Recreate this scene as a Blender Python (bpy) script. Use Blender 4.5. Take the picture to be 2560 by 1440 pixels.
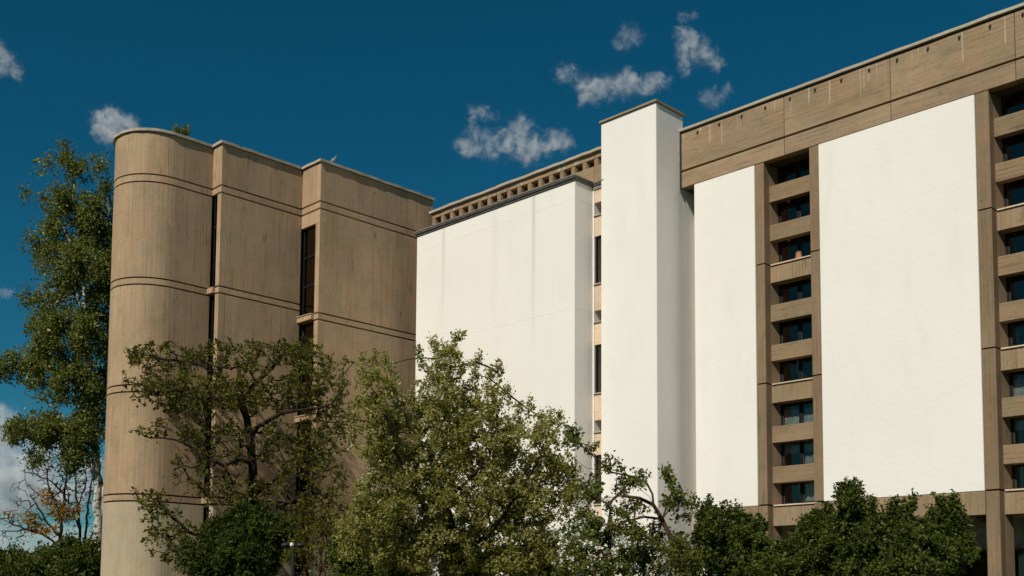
import bpy, bmesh, math, random
import numpy as np
from mathutils import Matrix, Vector

for o in list(bpy.data.objects): bpy.data.objects.remove(o)
S = bpy.context.scene
COL = S.collection

# ------------------------------------------------------------------ camera
FPX, PYX = 2710.937, 1296.9
YAW, PIT, ROL = math.radians(44.98), math.radians(4.34), math.radians(.3595)
F = np.array([-math.sin(YAW)*math.cos(PIT), math.cos(YAW)*math.cos(PIT), math.sin(PIT)])
_r = np.array([math.cos(YAW), math.sin(YAW), 0.]); _u = np.cross(_r, F)
R = _r*math.cos(ROL) + _u*math.sin(ROL); U = -_r*math.sin(ROL) + _u*math.cos(ROL)
CAM = np.array([0, 0, 1.6])
cd = bpy.data.cameras.new('camera'); cam = bpy.data.objects.new('camera', cd); COL.objects.link(cam)
cd.sensor_fit = 'HORIZONTAL'; cd.sensor_width = 36; cd.lens = FPX/2560*36
cd.shift_y = (PYX-720)/2560; cd.clip_start = .1; cd.clip_end = 9000
M4 = Matrix(((R[0], U[0], -F[0], CAM[0]), (R[1], U[1], -F[1], CAM[1]), (R[2], U[2], -F[2], CAM[2]), (0, 0, 0, 1)))
cam.matrix_world = M4
S.camera = cam

# ------------------------------------------------------------------ sky, sun, exposure
SUN = Vector((.225, -.98, .92)).normalized()
ELEV = math.asin(SUN.z); AZ = math.atan2(SUN.x, SUN.y)
w = bpy.data.worlds.new('World'); S.world = w; w.use_nodes = True
nt = w.node_tree; nt.nodes.clear()
wo = nt.nodes.new('ShaderNodeOutputWorld'); bg = nt.nodes.new('ShaderNodeBackground')
sk = nt.nodes.new('ShaderNodeTexSky'); sk.sky_type = 'NISHITA'; sk.sun_disc = False
sk.sun_elevation = ELEV; sk.sun_rotation = AZ; sk.altitude = 900; sk.air_density = 1.0; sk.dust_density = .3; sk.ozone_density = 3.0
tint = nt.nodes.new('ShaderNodeMix'); tint.data_type = 'RGBA'; tint.blend_type = 'MULTIPLY'; tint.inputs[0].default_value = 1
tint.inputs[7].default_value = (.43, .90, .885, 1)      # polarising filter: deep teal sky
hs = nt.nodes.new('ShaderNodeHueSaturation'); hs.inputs['Saturation'].default_value = 1.14; hs.inputs['Value'].default_value = .96
nt.links.new(sk.outputs[0], tint.inputs[6]); nt.links.new(tint.outputs[2], hs.inputs['Color']); nt.links.new(hs.outputs[0], bg.inputs[0]); nt.links.new(bg.outputs[0], wo.inputs[0])
bg.inputs[1].default_value = .05
ld = bpy.data.lights.new('sun', 'SUN'); ld.energy = 4.4; ld.angle = math.radians(.53); ld.color = (1, .94, .84)
sun = bpy.data.objects.new('sun', ld); COL.objects.link(sun); sun.location = (30, -60, 60)
sun.rotation_euler = (-SUN).to_track_quat('-Z', 'Y').to_euler()
S.view_settings.view_transform = 'Standard'; S.view_settings.look = 'None'; S.view_settings.gamma = 1
S.view_settings.use_curve_mapping = False; S.view_settings.exposure = 0
S.render.engine = 'CYCLES'
S.cycles.volume_bounces = 4; S.cycles.volume_step_rate = 1.0; S.cycles.volume_max_steps = 256
S.cycles.max_bounces = 8; S.cycles.transparent_max_bounces = 16

# ------------------------------------------------------------------ helpers
def ray(x, y): return F + R*(x-1280)/FPX - U*(y-PYX)/FPX
def at_d(x, y, d): return CAM + ray(x, y)*d
def at_x(x, y, X): r = ray(x, y); return CAM + r*X/r[0]
def at_y(x, y, Y): r = ray(x, y); return CAM + r*Y/r[1]

MATS = {}
def N(nt, typ, **kw):
    n = nt.nodes.new(typ)
    for k, v in kw.items(): setattr(n, k, v)
    return n
def newmat(name):
    m = bpy.data.materials.new(name); m.use_nodes = True; m.node_tree.nodes.clear()
    out = N(m.node_tree, 'ShaderNodeOutputMaterial'); MATS[name] = m
    return m, m.node_tree, out
def principled(nt, out, col=(.5, .5, .5), rough=.8, spec=.3, metal=0):
    p = N(nt, 'ShaderNodeBsdfPrincipled'); p.inputs['Base Color'].default_value = (*col, 1)
    p.inputs['Roughness'].default_value = rough; p.inputs['Specular IOR Level'].default_value = spec; p.inputs['Metallic'].default_value = metal
    nt.links.new(p.outputs[0], out.inputs['Surface']); return p
def math_(nt, op, a, b=None, c=None, clamp=False):
    n = N(nt, 'ShaderNodeMath', operation=op); n.use_clamp = clamp
    for i, v in enumerate((a, b, c)):
        if v is None: continue
        if isinstance(v, (int, float)): n.inputs[i].default_value = v
        else: nt.links.new(v, n.inputs[i])
    return n.outputs[0]
def mixc(nt, fac, a, b, mode='MIX'):
    n = N(nt, 'ShaderNodeMix'); n.data_type = 'RGBA'; n.blend_type = mode
    for i, v in ((0, fac), (6, a), (7, b)):
        if isinstance(v, (int, float)): n.inputs[i].default_value = v
        elif isinstance(v, tuple): n.inputs[i].default_value = (*v, 1) if len(v) == 3 else v
        else: nt.links.new(v, n.inputs[i])
    return n.outputs[2]
def mapr(nt, v, a, b, c=0., d=1.):
    n = N(nt, 'ShaderNodeMapRange'); n.interpolation_type = 'SMOOTHSTEP'; nt.links.new(v, n.inputs[0])
    for i, x in enumerate((a, b, c, d)): n.inputs[i+1].default_value = x
    return n.outputs[0]
def noise(nt, vec, scale, detail=4, rough=.55, sxyz=None):
    if sxyz:
        m = N(nt, 'ShaderNodeVectorMath', operation='MULTIPLY'); nt.links.new(vec, m.inputs[0]); m.inputs[1].default_value = sxyz; vec = m.outputs[0]
    n = N(nt, 'ShaderNodeTexNoise'); n.inputs['Scale'].default_value = scale; n.inputs['Detail'].default_value = detail; n.inputs['Roughness'].default_value = rough
    nt.links.new(vec, n.inputs['Vector']); return n.outputs[0]
def coords(nt, jitter=True):
    g = N(nt, 'ShaderNodeNewGeometry')
    if not jitter: return g.outputs[0], g.outputs[0]
    oi = N(nt, 'ShaderNodeObjectInfo')
    c = N(nt, 'ShaderNodeVectorMath', operation='MULTIPLY_ADD'); nt.links.new(g.outputs[0], c.inputs[0]); c.inputs[1].default_value = (1, 1, 1)
    cx = N(nt, 'ShaderNodeCombineXYZ'); j = math_(nt, 'MULTIPLY', oi.outputs['Random'], 61.)
    nt.links.new(j, cx.inputs[0]); nt.links.new(j, cx.inputs[1]); nt.links.new(j, cx.inputs[2]); nt.links.new(cx.outputs[0], c.inputs[2])
    return g.outputs[0], c.outputs[0]
def bump(nt, p, h, strength, dist):
    b = N(nt, 'ShaderNodeBump'); b.inputs['Strength'].default_value = strength; b.inputs['Distance'].default_value = dist
    nt.links.new(h, b.inputs['Height']); nt.links.new(b.outputs[0], p.inputs['Normal'])

def concrete(name, base, boards='v', drips=False, var=1.0):
    m, nt, out = newmat(name); p = principled(nt, out, base, .92, .15)
    pos, c = coords(nt)
    if boards == 'v': fine, med, big = (1, 1, .035), (1, 1, .12), (1, 1, .45)
    elif boards == 'h': fine, med, big = (.06, .06, 1), (.16, .16, 1), (.5, .5, 1)
    else: fine, med, big = (1, 1, 1), (1, 1, 1), (1, 1, 1)
    n1 = noise(nt, c, 11, 5, .65, fine); n2 = noise(nt, c, 3.6, 5, .65, med); n3 = noise(nt, c, .55, 4, .55, big); n4 = noise(nt, c, 45, 3, .6)
    dark = tuple(x*.62 for x in base); light = tuple(min(1, x*1.22) for x in base)
    col = mixc(nt, mapr(nt, n3, .3, .7), tuple(x*(.86) for x in base), tuple(x*1.12 for x in base))
    col = mixc(nt, math_(nt, 'MULTIPLY', mapr(nt, n2, .52, .76), .42*var), col, tuple(x*y for x, y in zip(base, (.60, .60, .64))))
    col = mixc(nt, math_(nt, 'MULTIPLY', mapr(nt, n1, .52, .70), .62*var), col, dark)
    col = mixc(nt, math_(nt, 'MULTIPLY', mapr(nt, n1, .50, .26), .22*var), col, light)
    col = mixc(nt, math_(nt, 'MULTIPLY', mapr(nt, n4, .50, .72), .45), col, tuple(x*.5 for x in base))
    n6 = noise(nt, c, 9, 6, .75); col = mixc(nt, math_(nt, 'MULTIPLY', mapr(nt, n6, .54, .72), .50*var), col, tuple(x*.5 for x in base)); col = mixc(nt, math_(nt, 'MULTIPLY', mapr(nt, n6, .46, .30), .30*var), col, tuple(x*1.25 for x in base))
    n5 = noise(nt, c, 1.3, 6, .7); col = mixc(nt, math_(nt, 'MULTIPLY', mapr(nt, n5, .50, .68), .45*var), col, tuple(x*y for x, y in zip(base, (.78, .84, .92))))
    # individual boards of the formwork, each a little different, and hue mottling
    sb = N(nt, 'ShaderNodeSeparateXYZ'); nt.links.new(c, sb.inputs[0])
    if boards in 'vh':
        bw = .105 if boards == 'v' else .125
        u = math_(nt, 'ADD', sb.outputs[0], sb.outputs[1]) if boards == 'v' else sb.outputs[2]
        u = math_(nt, 'DIVIDE', u, bw); bi = math_(nt, 'FLOOR', u); fr_ = math_(nt, 'FRACT', u)
        w1 = N(nt, 'ShaderNodeTexWhiteNoise'); w1.noise_dimensions = '1D'; nt.links.new(bi, w1.inputs['W'])
        col = mixc(nt, math_(nt, 'MULTIPLY', w1.outputs['Value'], .12*var), col, tuple(x*.72 for x in base))
        edge = mapr(nt, math_(nt, 'ABSOLUTE', math_(nt, 'SUBTRACT', fr_, .5)), .40, .5)
        e2 = math_(nt, 'MULTIPLY', edge, mapr(nt, noise(nt, c, 1.7, 6, .75, (1, 1, .25) if boards == 'v' else (.3, .3, 1)), .48, .64))
        col = mixc(nt, math_(nt, 'MULTIPLY', e2, .8*var), col, tuple(x*.36 for x in base))
        blot = mapr(nt, noise(nt, c, 2.6, 6, .72, (1, 1, .30) if boards == 'v' else (.22, .22, 1)), .58, .70)
        col = mixc(nt, math_(nt, 'MULTIPLY', blot, .62*var), col, tuple(x*y for x, y in zip(base, (.46, .46, .48))))
    else: e2 = n1
    col = mixc(nt, mapr(nt, noise(nt, c, .9, 5, .65), .36, .64), col, mixc(nt, 1., col, (1.03, .965, .92), 'MULTIPLY'))
    col = mixc(nt, mapr(nt, noise(nt, c, 1.4, 5, .65), .45, .70), col, mixc(nt, 1., col, (.86, .92, .86), 'MULTIPLY'))
    # pock holes
    v = N(nt, 'ShaderNodeTexVoronoi'); v.inputs['Scale'].default_value = 1.6; nt.links.new(c, v.inputs['Vector'])
    hole = mapr(nt, v.outputs['Distance'], .035, .05, 1, 0)
    wn = N(nt, 'ShaderNodeTexWhiteNoise'); nt.links.new(v.outputs['Position'], wn.inputs['Vector']); hole = math_(nt, 'MULTIPLY', hole, math_(nt, 'GREATER_THAN', wn.outputs['Value'], .45))
    col = mixc(nt, math_(nt, 'MULTIPLY', hole, .75), col, (.02, .017, .013))
    if drips:   # lime runs below the coping
        sp = N(nt, 'ShaderNodeSeparateXYZ'); nt.links.new(pos, sp.inputs[0])
        d1 = noise(nt, pos, 13, 1, .5, (1, 1, .012)); d2 = noise(nt, pos, 1.1, 2, .5, (1, 1, .01))
        ln = noise(nt, pos, 3.1, 1, .5, (1, 1, .0))
        low = math_(nt, 'MULTIPLY_ADD', ln, -2.0, 17.0)
        msk = math_(nt, 'MULTIPLY', math_(nt, 'MULTIPLY', mapr(nt, d1, .62, .66), mapr(nt, d2, .36, .52)), mapr(nt, math_(nt, 'SUBTRACT', sp.outputs[2], low), -.02, .12))
        col = mixc(nt, math_(nt, 'MULTIPLY', msk, .6), col, (.5, .44, .35))
    nt.links.new(col, p.inputs['Base Color'])
    h = math_(nt, 'ADD', math_(nt, 'MULTIPLY', n1, .6), math_(nt, 'MULTIPLY', n4, .5)); h = math_(nt, 'SUBTRACT', h, math_(nt, 'MULTIPLY', e2, .5))
    h = math_(nt, 'SUBTRACT', h, math_(nt, 'MULTIPLY', hole, 1.5))
    bump(nt, p, h, .7, .014)
    return m

def stucco(name, base, streaks=(), ridges=()):
    m, nt, out = newmat(name); p = principled(nt, out, base, .9, .15)
    pos, c = coords(nt, False)
    n1 = noise(nt, c, 28, 4, .6); n2 = noise(nt, c, .5, 4, .6); n3 = noise(nt, c, 6, 3, .6); n4 = noise(nt, c, 2.2, 5, .6, (1, 1, .22))
    col = mixc(nt, mapr(nt, n2, .3, .7), tuple(x*.965 for x in base), base)
    col = mixc(nt, math_(nt, 'MULTIPLY', mapr(nt, n4, .48, .78), .26), col, tuple(x*y for x, y in zip(base, (.84, .81, .76))))
    sp = N(nt, 'ShaderNodeSeparateXYZ'); nt.links.new(pos, sp.inputs[0])
    for (x0, wd, st, ztop, zbot) in streaks:
        dx = math_(nt, 'ABSOLUTE', math_(nt, 'SUBTRACT', sp.outputs[0], x0)); dx = math_(nt, 'ADD', dx, math_(nt, 'MULTIPLY_ADD', n3, .08, -.04))
        k = math_(nt, 'MULTIPLY', mapr(nt, dx, wd, 0.0), mapr(nt, sp.outputs[2], zbot, ztop)); k = math_(nt, 'MULTIPLY', k, math_(nt, 'MULTIPLY', n1, st*1.7))
        col = mixc(nt, k, col, (.30, .27, .22))
    h = math_(nt, 'ADD', n1, math_(nt, 'MULTIPLY', n3, 1.2))
    for (z0, slope) in ridges:
        zz = math_(nt, 'ADD', sp.outputs[2], math_(nt, 'MULTIPLY_ADD', n3, .10, -.05))
        k = mapr(nt, math_(nt, 'ABSOLUTE', math_(nt, 'SUBTRACT', zz, z0)), .06, 0.)
        h = math_(nt, 'ADD', h, math_(nt, 'MULTIPLY', k, .4))
        col = mixc(nt, math_(nt, 'MULTIPLY', k, .05), col, (.4, .37, .32))
    # small impact marks
    v = N(nt, 'ShaderNodeTexVoronoi'); v.inputs['Scale'].default_value = .55; nt.links.new(c, v.inputs['Vector'])
    spot = mapr(nt, v.outputs['Distance'], .03, .045, .6, 0); wn = N(nt, 'ShaderNodeTexWhiteNoise'); nt.links.new(v.outputs['Position'], wn.inputs['Vector'])
    col = mixc(nt, math_(nt, 'MULTIPLY', spot, math_(nt, 'GREATER_THAN', wn.outputs['Value'], .6)), col, (.25, .22, .18))
    nt.links.new(col, p.inputs['Base Color']); bump(nt, p, h, .35, .012)
    return m

def plain(name, base, rough=.7, spec=.3, metal=0, var=.25, scale=5):
    m, nt, out = newmat(name); p = principled(nt, out, base, rough, spec, metal)
    pos, c = coords(nt); n = noise(nt, c, scale, 4, .6)
    nt.links.new(mixc(nt, mapr(nt, n, .3, .7), tuple(x*(1-var) for x in base), tuple(min(1, x*(1+var)) for x in base)), p.inputs['Base Color'])
    bump(nt, p, n, .2, .01); return m

def glass(name, refl=.10, tr=(.80, .84, .83)):
    m, nt, out = newmat(name)
    t = N(nt, 'ShaderNodeBsdfTransparent'); t.inputs[0].default_value = (*tr, 1)
    g = N(nt, 'ShaderNodeBsdfGlossy'); g.inputs['Roughness'].default_value = .01; g.inputs[0].default_value = (1, .74, .58, 1)
    fr = N(nt, 'ShaderNodeLayerWeight'); fr.inputs[0].default_value = .5; frv = math_(nt, 'MULTIPLY_ADD', math_(nt, 'POWER', fr.outputs['Facing'], 4.), .9, .03)
    pos, c = coords(nt); b = N(nt, 'ShaderNodeBump'); b.inputs['Strength'].default_value = .03; b.inputs['Distance'].default_value = .02
    nt.links.new(noise(nt, c, 1.2, 1, .5), b.inputs['Height']); nt.links.new(b.outputs[0], g.inputs['Normal'])
    x = N(nt, 'ShaderNodeMixShader'); nt.links.new(math_(nt, 'ADD', frv, refl, clamp=True), x.inputs[0])
    nt.links.new(t.outputs[0], x.inputs[1]); nt.links.new(g.outputs[0], x.inputs[2]); nt.links.new(x.outputs[0], out.inputs['Surface'])
    return m

def leafmat(name, cols, transl=.35, rough=.5, spec=.16):
    m, nt, out = newmat(name)
    a = N(nt, 'ShaderNodeAttribute'); a.attribute_name = 'tone'
    cr = N(nt, 'ShaderNodeValToRGB'); el = cr.color_ramp.elements
    while len(el) < len(cols): el.new(.5)
    for i, cc in enumerate(cols): el[i].position = i/(len(cols)-1); el[i].color = (*cc, 1)
    nt.links.new(a.outputs['Fac'], cr.inputs[0])
    p = N(nt, 'ShaderNodeBsdfPrincipled'); p.inputs['Roughness'].default_value = rough; p.inputs['Specular IOR Level'].default_value = spec
    nt.links.new(cr.outputs[0], p.inputs['Base Color'])
    t = N(nt, 'ShaderNodeBsdfTranslucent'); nt.links.new(mixc(nt, 1., cr.outputs[0], (1.15, 1.25, .55), 'MULTIPLY'), t.inputs[0])
    x = N(nt, 'ShaderNodeMixShader'); x.inputs[0].default_value = transl
    nt.links.new(p.outputs[0], x.inputs[1]); nt.links.new(t.outputs[0], x.inputs[2]); nt.links.new(x.outputs[0], out.inputs['Surface'])
    return m

def barkmat(name, base, spots=None):
    m, nt, out = newmat(name); p = principled(nt, out, base, .9, .15)
    pos, c = coords(nt, False); n = noise(nt, c, 9, 5, .65, (1, 1, .35)); col = mixc(nt, mapr(nt, n, .35, .7), tuple(x*.6 for x in base), tuple(x*1.3 for x in base))
    if spots:
        ga = N(nt, 'ShaderNodeAttribute'); ga.attribute_name = 'girth'; col = mixc(nt, mapr(nt, ga.outputs['Fac'], .02, .07), (.07, .055, .04), col)
        col = mixc(nt, mapr(nt, noise(nt, c, 3.5, 5, .7, (1, 1, 1.6)), .50, .60), col, spots)
    nt.links.new(col, p.inputs['Base Color']); bump(nt, p, n, .6, .03); return m

concrete('tower_concrete', (.425, .297, .186), 'v', var=1.15)
concrete('tower_plinth', (.47, .385, .265), 'v', var=.5)
concrete('office_concrete_h', (.325, .230, .145), 'h', drips=True, var=1.2)
concrete('office_concrete_v', (.245, .172, .105), 'v', var=1.0)
concrete('spandrel_concrete', (.31, .222, .138), 'v', var=1.1)
concrete('louvre_concrete', (.275, .194, .118), 'h', var=1.15)
concrete('coping_stone', (.42, .37, .29), 'n')
concrete('cap_stone', (.33, .27, .19), 'n')
concrete('travertine', (.66, .50, .36), 'n', var=.8)
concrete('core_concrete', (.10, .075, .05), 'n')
stucco('white_stucco', (.795, .75, .682))
stucco('block_stucco', (.795, .75, .682), streaks=((-29.09, .14, .34, 15.6, 10.5), (-24.55, .13, .42, 15.6, 8.5), (-26.4, .25, .1, 15.6, 9.)), ridges=((14.6, 0), (11.0, 0)))
plain('coping_metal', (.07, .068, .064), .6, .2)
plain('coping_cap_metal', (.19, .168, .140), .7, .15)
plain('zinc', (.42, .44, .45), .45, .5, .5)
plain('frame_dark', (.010, .010, .011), .6, .15)
plain('frame_grey', (.05, .052, .05), .6, .15)
plain('room_wall', (.16, .14, .115), .9, .1)
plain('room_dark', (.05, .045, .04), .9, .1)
plain('wall_beige', (.34, .29, .225), .9, .15)
plain('curtain_cloth', (.55, .55, .52), .95, .1)
plain('terracotta', (.36, .165, .08), .85, .2)
plain('orange_cloth', (.36, .10, .03), .95, .1)
plain('iron_black', (.015, .015, .015), .5, .4)
plain('lamp_white', (.75, .75, .72), .4, .4)
plain('lamp_bowl', (.10, .07, .045), .3, .5)
plain('ground_soil', (.07, .075, .035), .95, .1, scale=.6)
glass('glass_office', .025)
glass('glass_tower', .03, (.6, .63, .63))
glass('glass_far', .25, (.05, .08, .09))
plain('far_facade', (.09, .15, .18), .5, .4)
plain('asphalt', (.05, .05, .05), .95, .1)

def mesh_obj(name, me, mat=None, parent=None, loc=(0, 0, 0)):
    o = bpy.data.objects.new(name, me); COL.objects.link(o); o.location = loc
    if parent is not None: o.parent = parent
    if mat and not me.materials: me.materials.append(MATS[mat])
    return o
def from_bm(bm, name):
    me = bpy.data.meshes.new(name); bm.to_mesh(me); bm.free(); return me
def abox(bm, x0, x1, y0, y1, z0, z1, bev=0):
    r = bmesh.ops.create_cube(bm, size=1, matrix=Matrix.Translation(((x0+x1)/2, (y0+y1)/2, (z0+z1)/2)) @ Matrix.Diagonal((abs(x1-x0), abs(y1-y0), abs(z1-z0), 1)))
    if bev:
        es = list({e for v in r['verts'] for e in v.link_edges})
        bmesh.ops.bevel(bm, geom=es, offset=bev, segments=1, affect='EDGES', profile=.5)
def tube(bm, pts, rad, n=8, cap=True):
    pts = [Vector(p) for p in pts]; rr = rad if hasattr(rad, '__len__') else [rad]*len(pts); rings = []
    for i, p in enumerate(pts):
        d = (pts[min(i+1, len(pts)-1)]-pts[max(i-1, 0)]).normalized(); a = d.orthogonal().normalized() if abs(d.z) < .99 else Vector((1, 0, 0)); b = d.cross(a)
        rings.append([bm.verts.new(p+(a*math.cos(2*math.pi*k/n)+b*math.sin(2*math.pi*k/n))*rr[i]) for k in range(n)])
    for a, b in zip(rings, rings[1:]):
        for k in range(n): bm.faces.new((a[k], a[(k+1) % n], b[(k+1) % n], b[k]))
    if cap: bm.faces.new(rings[0][::-1]); bm.faces.new(rings[-1])
def prism(bm, pts, z0, z1):
    lo = [bm.verts.new((x, y, z0)) for x, y in pts]; hi = [bm.verts.new((x, y, z1)) for x, y in pts]; n = len(pts)
    for i in range(n): bm.faces.new((lo[i], lo[(i+1) % n], hi[(i+1) % n], hi[i]))
    bm.faces.new(lo[::-1]); bm.faces.new(hi)
def strip(bm, pts, th, z0, z1):
    """wall skin along an open polyline; the outside is on the right hand of travel"""
    off = offset(pts, th, False); prism(bm, list(pts)+off[::-1], z0, z1)
def offset(pts, d, closed):
    res = []; n = len(pts)
    for i in range(n):
        p = Vector(pts[i]); a = Vector(pts[i-1]) if (i > 0 or closed) else None; b = Vector(pts[(i+1) % n]) if (i < n-1 or closed) else None
        ds = [q for q in ((p-a).normalized() if a is not None and (p-a).length > 1e-6 else None, (b-p).normalized() if b is not None and (b-p).length > 1e-6 else None) if q is not None]
        ns = [Vector((-q.y, q.x)) for q in ds]; m = sum(ns, Vector((0, 0))).normalized(); k = max(.35, m.dot(ns[0])); res.append(tuple(p+m*(d/k)))
    return res

class Thing:
    def __init__(s, name, label, cat, loc, group=None, kind=None):
        s.o = bpy.data.objects.new(name, None); COL.objects.link(s.o); s.loc = Vector(loc); s.o.location = loc; s.o.empty_display_size = .3
        s.o['label'] = label; s.o['category'] = cat
        if group: s.o['group'] = group
    def add(s, name, bm, mat, parent=None, smooth=False):
        bmesh.ops.translate(bm, verts=bm.verts, vec=-s.loc); bmesh.ops.recalc_face_normals(bm, faces=bm.faces)
        me = from_bm(bm, name)
        if smooth: me.polygons.foreach_set('use_smooth', [True]*len(me.polygons))
        return mesh_obj(name, me, mat, parent or s.o)
    def box(s, name, mat, x0, x1, y0, y1, z0, z1, bev=0, parent=None):
        bm = bmesh.new(); abox(bm, x0, x1, y0, y1, z0, z1, bev); return s.add(name, bm, mat, parent)
def tag(o, label, cat, group=None):
    o['label'] = label; o['category'] = cat
    if group: o['group'] = group
    return o
def structure(o): o['kind'] = 'structure'; return o

# ------------------------------------------------------------------ ground
bm = bmesh.new(); bmesh.ops.create_grid(bm, x_segments=8, y_segments=8, size=3000)
structure(mesh_obj('ground', from_bm(bm, 'ground'), 'ground_soil'))
bm = bmesh.new(); abox(bm, -20, 4, 23.5, 27.2, .004, .10)
structure(mesh_obj('pavement', from_bm(bm, 'pavement'), 'asphalt'))

# ------------------------------------------------------------------ concrete tower (left)
X1, X2, X3, YA, YC, YE, RAD, YR = -33.19, -32.59, -31.44, 18.46, 21.72, 27.0, 1.39, 17.12
T = Thing('concrete_tower', 'brown board-marked concrete tower with rounded end and narrow corner windows', 'building', (-33.2, 21, 0))
XL = X1-2*RAD
arc = [(X1-RAD-RAD*math.cos(t), YR-RAD*math.sin(t)) for t in np.linspace(0, math.pi, 29)]
seg1 = [(XL, YE)] + arc + [(X1, YA-.002)]
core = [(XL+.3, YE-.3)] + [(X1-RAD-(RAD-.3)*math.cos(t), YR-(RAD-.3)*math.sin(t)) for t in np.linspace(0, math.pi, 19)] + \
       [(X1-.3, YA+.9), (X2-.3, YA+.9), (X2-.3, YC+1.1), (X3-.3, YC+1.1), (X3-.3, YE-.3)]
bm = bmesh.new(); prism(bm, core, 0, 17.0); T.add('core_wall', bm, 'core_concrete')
TH = .26
LA = [(0, 4.75), (4.803, 4.98), (5.033, 8.348), (8.40, 8.58), (8.633, 11.948), (12.0, 12.18), (12.233, 15.438), (15.49, 15.695), (15.748, 17.165)]
LC = [(0, 4.243), (4.296, 4.473), (4.526, 7.843), (7.896, 8.073), (8.126, 11.443), (11.496, 11.68), (11.733, 15.453), (15.506, 15.72), (15.773, 17.165)]
for i, (a, b) in enumerate(LA):
    mt = 'tower_plinth' if i == 0 else 'tower_concrete'; band = i % 2 == 1; nm = 'band_panel' if band else 'wall_panel'
    bm = bmesh.new(); strip(bm, seg1, TH, a, b); T.add(nm, bm, mt)
    T.box(nm, mt, X2-TH, X2, YA+TH+.002, YC-.002, a, b, .008)
    if band or i == 8: T.box(nm, mt, X1+.002, X2, YA, YA+TH, a, b, .008)
    else: T.box('corner_pier', mt, X2-.235, X2, YA, YA+TH, a, b, .008)
for i, (a, b) in enumerate(LC):
    mt = 'tower_plinth' if i == 0 else 'tower_concrete'; band = i % 2 == 1; nm = 'band_panel' if band else 'wall_panel'
    T.box(nm, mt, X3-TH, X3, YC+TH+.002, YE, a, b, .008)
    if band: T.box(nm, mt, X2+.002, X3, YC, YC+TH, a, b, .008)
    elif i == 8:
        T.box(nm, mt, X2+.002, X3-.262, YC, YC+TH, a, b, .006); T.box('corner_pier', mt, X3-.255, X3, YC, YC+TH, a, b, .008)
    else:
        T.box('corner_pier', mt, X3-.255, X3, YC, YC+TH, a, (b if i != 6 else 14.98), .008)
        if i == 6: T.box('lintel', mt, X2+.002, X3, YC, YC+TH, 14.982, b, .006)
def slit_window(t, x0, x1, y, z0, z1, ndiv, fm='frame_dark', gm='glass_tower', fw=.055):
    bm = bmesh.new(); abox(bm, x0, x0+fw, y, y+.07, z0, z1); abox(bm, x1-fw, x1, y, y+.07, z0, z1); abox(bm, x0+fw, x1-fw, y, y+.07, z0, z0+fw); abox(bm, x0+fw, x1-fw, y, y+.07, z1-fw, z1)
    wdw = t.add('window', bm, fm)
    hh = (z1-z0)/ndiv
    for k in range(ndiv):
        t.box('pane', gm, x0+fw-.004, x1-fw+.004, y+.03, y+.038, z0+k*hh+.03, z0+(k+1)*hh-.03, 0, wdw)
        if k: t.box('rail', fm, x0+fw, x1-fw, y-.004, y+.068, z0+k*hh-.035, z0+k*hh+.035, 0, wdw)
    return wdw
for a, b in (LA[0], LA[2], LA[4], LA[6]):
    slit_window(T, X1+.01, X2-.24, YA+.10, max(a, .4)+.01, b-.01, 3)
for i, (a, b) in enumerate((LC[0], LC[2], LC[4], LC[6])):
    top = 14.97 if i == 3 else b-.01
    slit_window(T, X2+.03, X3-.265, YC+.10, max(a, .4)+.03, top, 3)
for (a, b) in (LA[1], LA[3], LA[5]): T.box('window_sill', 'tower_concrete', X1+.001, X2-.236, YA-.10, YA-.001, a, b+.025, .01)
for (a, b) in (LC[1], LC[3], LC[5]):
    T.box('window_sill', 'tower_concrete', X2+.001, X3-.262, YC-.12, YC-.001, a, b-.005, .01)
    T.box('sill_slab', 'coping_stone', X2+.001, X3-.262, YC-.15, YC+.09, b, b+.035, .01)
# coping that follows the stepped outline, a little ragged
rng = random.Random(3)
def coping(t, path, ov, z0, z1, mat, inn=.35, step=.35, jit=.012, name='coping'):
    pts = []
    for a, b in zip(path, path[1:]):
        a, b = Vector(a), Vector(b); n = max(1, int((b-a).length/step))
        for k in range(n): pts.append(tuple(a+(b-a)*k/n))
    pts.append(tuple(path[-1])); out = offset(pts, -ov, False); inn_ = offset(pts, inn, False)
    bm = bmesh.new(); rings = []
    for (ox, oy), (ix, iy) in zip(out, inn_):
        j = rng.uniform(-jit, jit); k = rng.uniform(-jit, jit)
        d = Vector((ox-ix, oy-iy)).normalized()*j
        rings.append([bm.verts.new((ox+d.x, oy+d.y, z0+k*.6)), bm.verts.new((ox+d.x, oy+d.y, z1+k)), bm.verts.new((ix, iy, z1+k)), bm.verts.new((ix, iy, z0))])
    for a, b in zip(rings, rings[1:]):
        for k in range(4): bm.faces.new((a[k], a[(k+1) % 4], b[(k+1) % 4], b[k]))
    bm.faces.new(rings[0]); bm.faces.new(rings[-1][::-1])
    return t.add(name, bm, mat)
coping(T, seg1 + [(X1, YA), (X2, YA), (X2, YC), (X3, YC), (X3, YE+.03)], .07, 17.185, 17.275, 'coping_stone')
bm = bmesh.new(); prism(bm, [(x, y) for x, y in core], 17.02, 17.1); T.add('roof', bm, 'asphalt')
T.box('rear_wall', 'tower_concrete', XL+.27, X3-.27, YE-.25, YE-.002, 0, 17.16)

gl = Thing('pendant_lamp', 'small white globe lamp behind the tower top-storey corner window', 'lamp', (-32.02, YC+.75, 12.55))
bm = bmesh.new(); bmesh.ops.create_uvsphere(bm, u_segments=14, v_segments=8, radius=.085, matrix=Matrix.Translation((-32.02, YC+.75, 12.6)) @ Matrix.Diagonal((1.2, 1, .75, 1))); gl.add('globe', bm, 'lamp_white', smooth=True)
bm = bmesh.new(); tube(bm, [(-32.02, YC+.75, 12.65), (-32.02, YC+.75, 14.9)], .008, 5); gl.add('cord', bm, 'iron_black')

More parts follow.
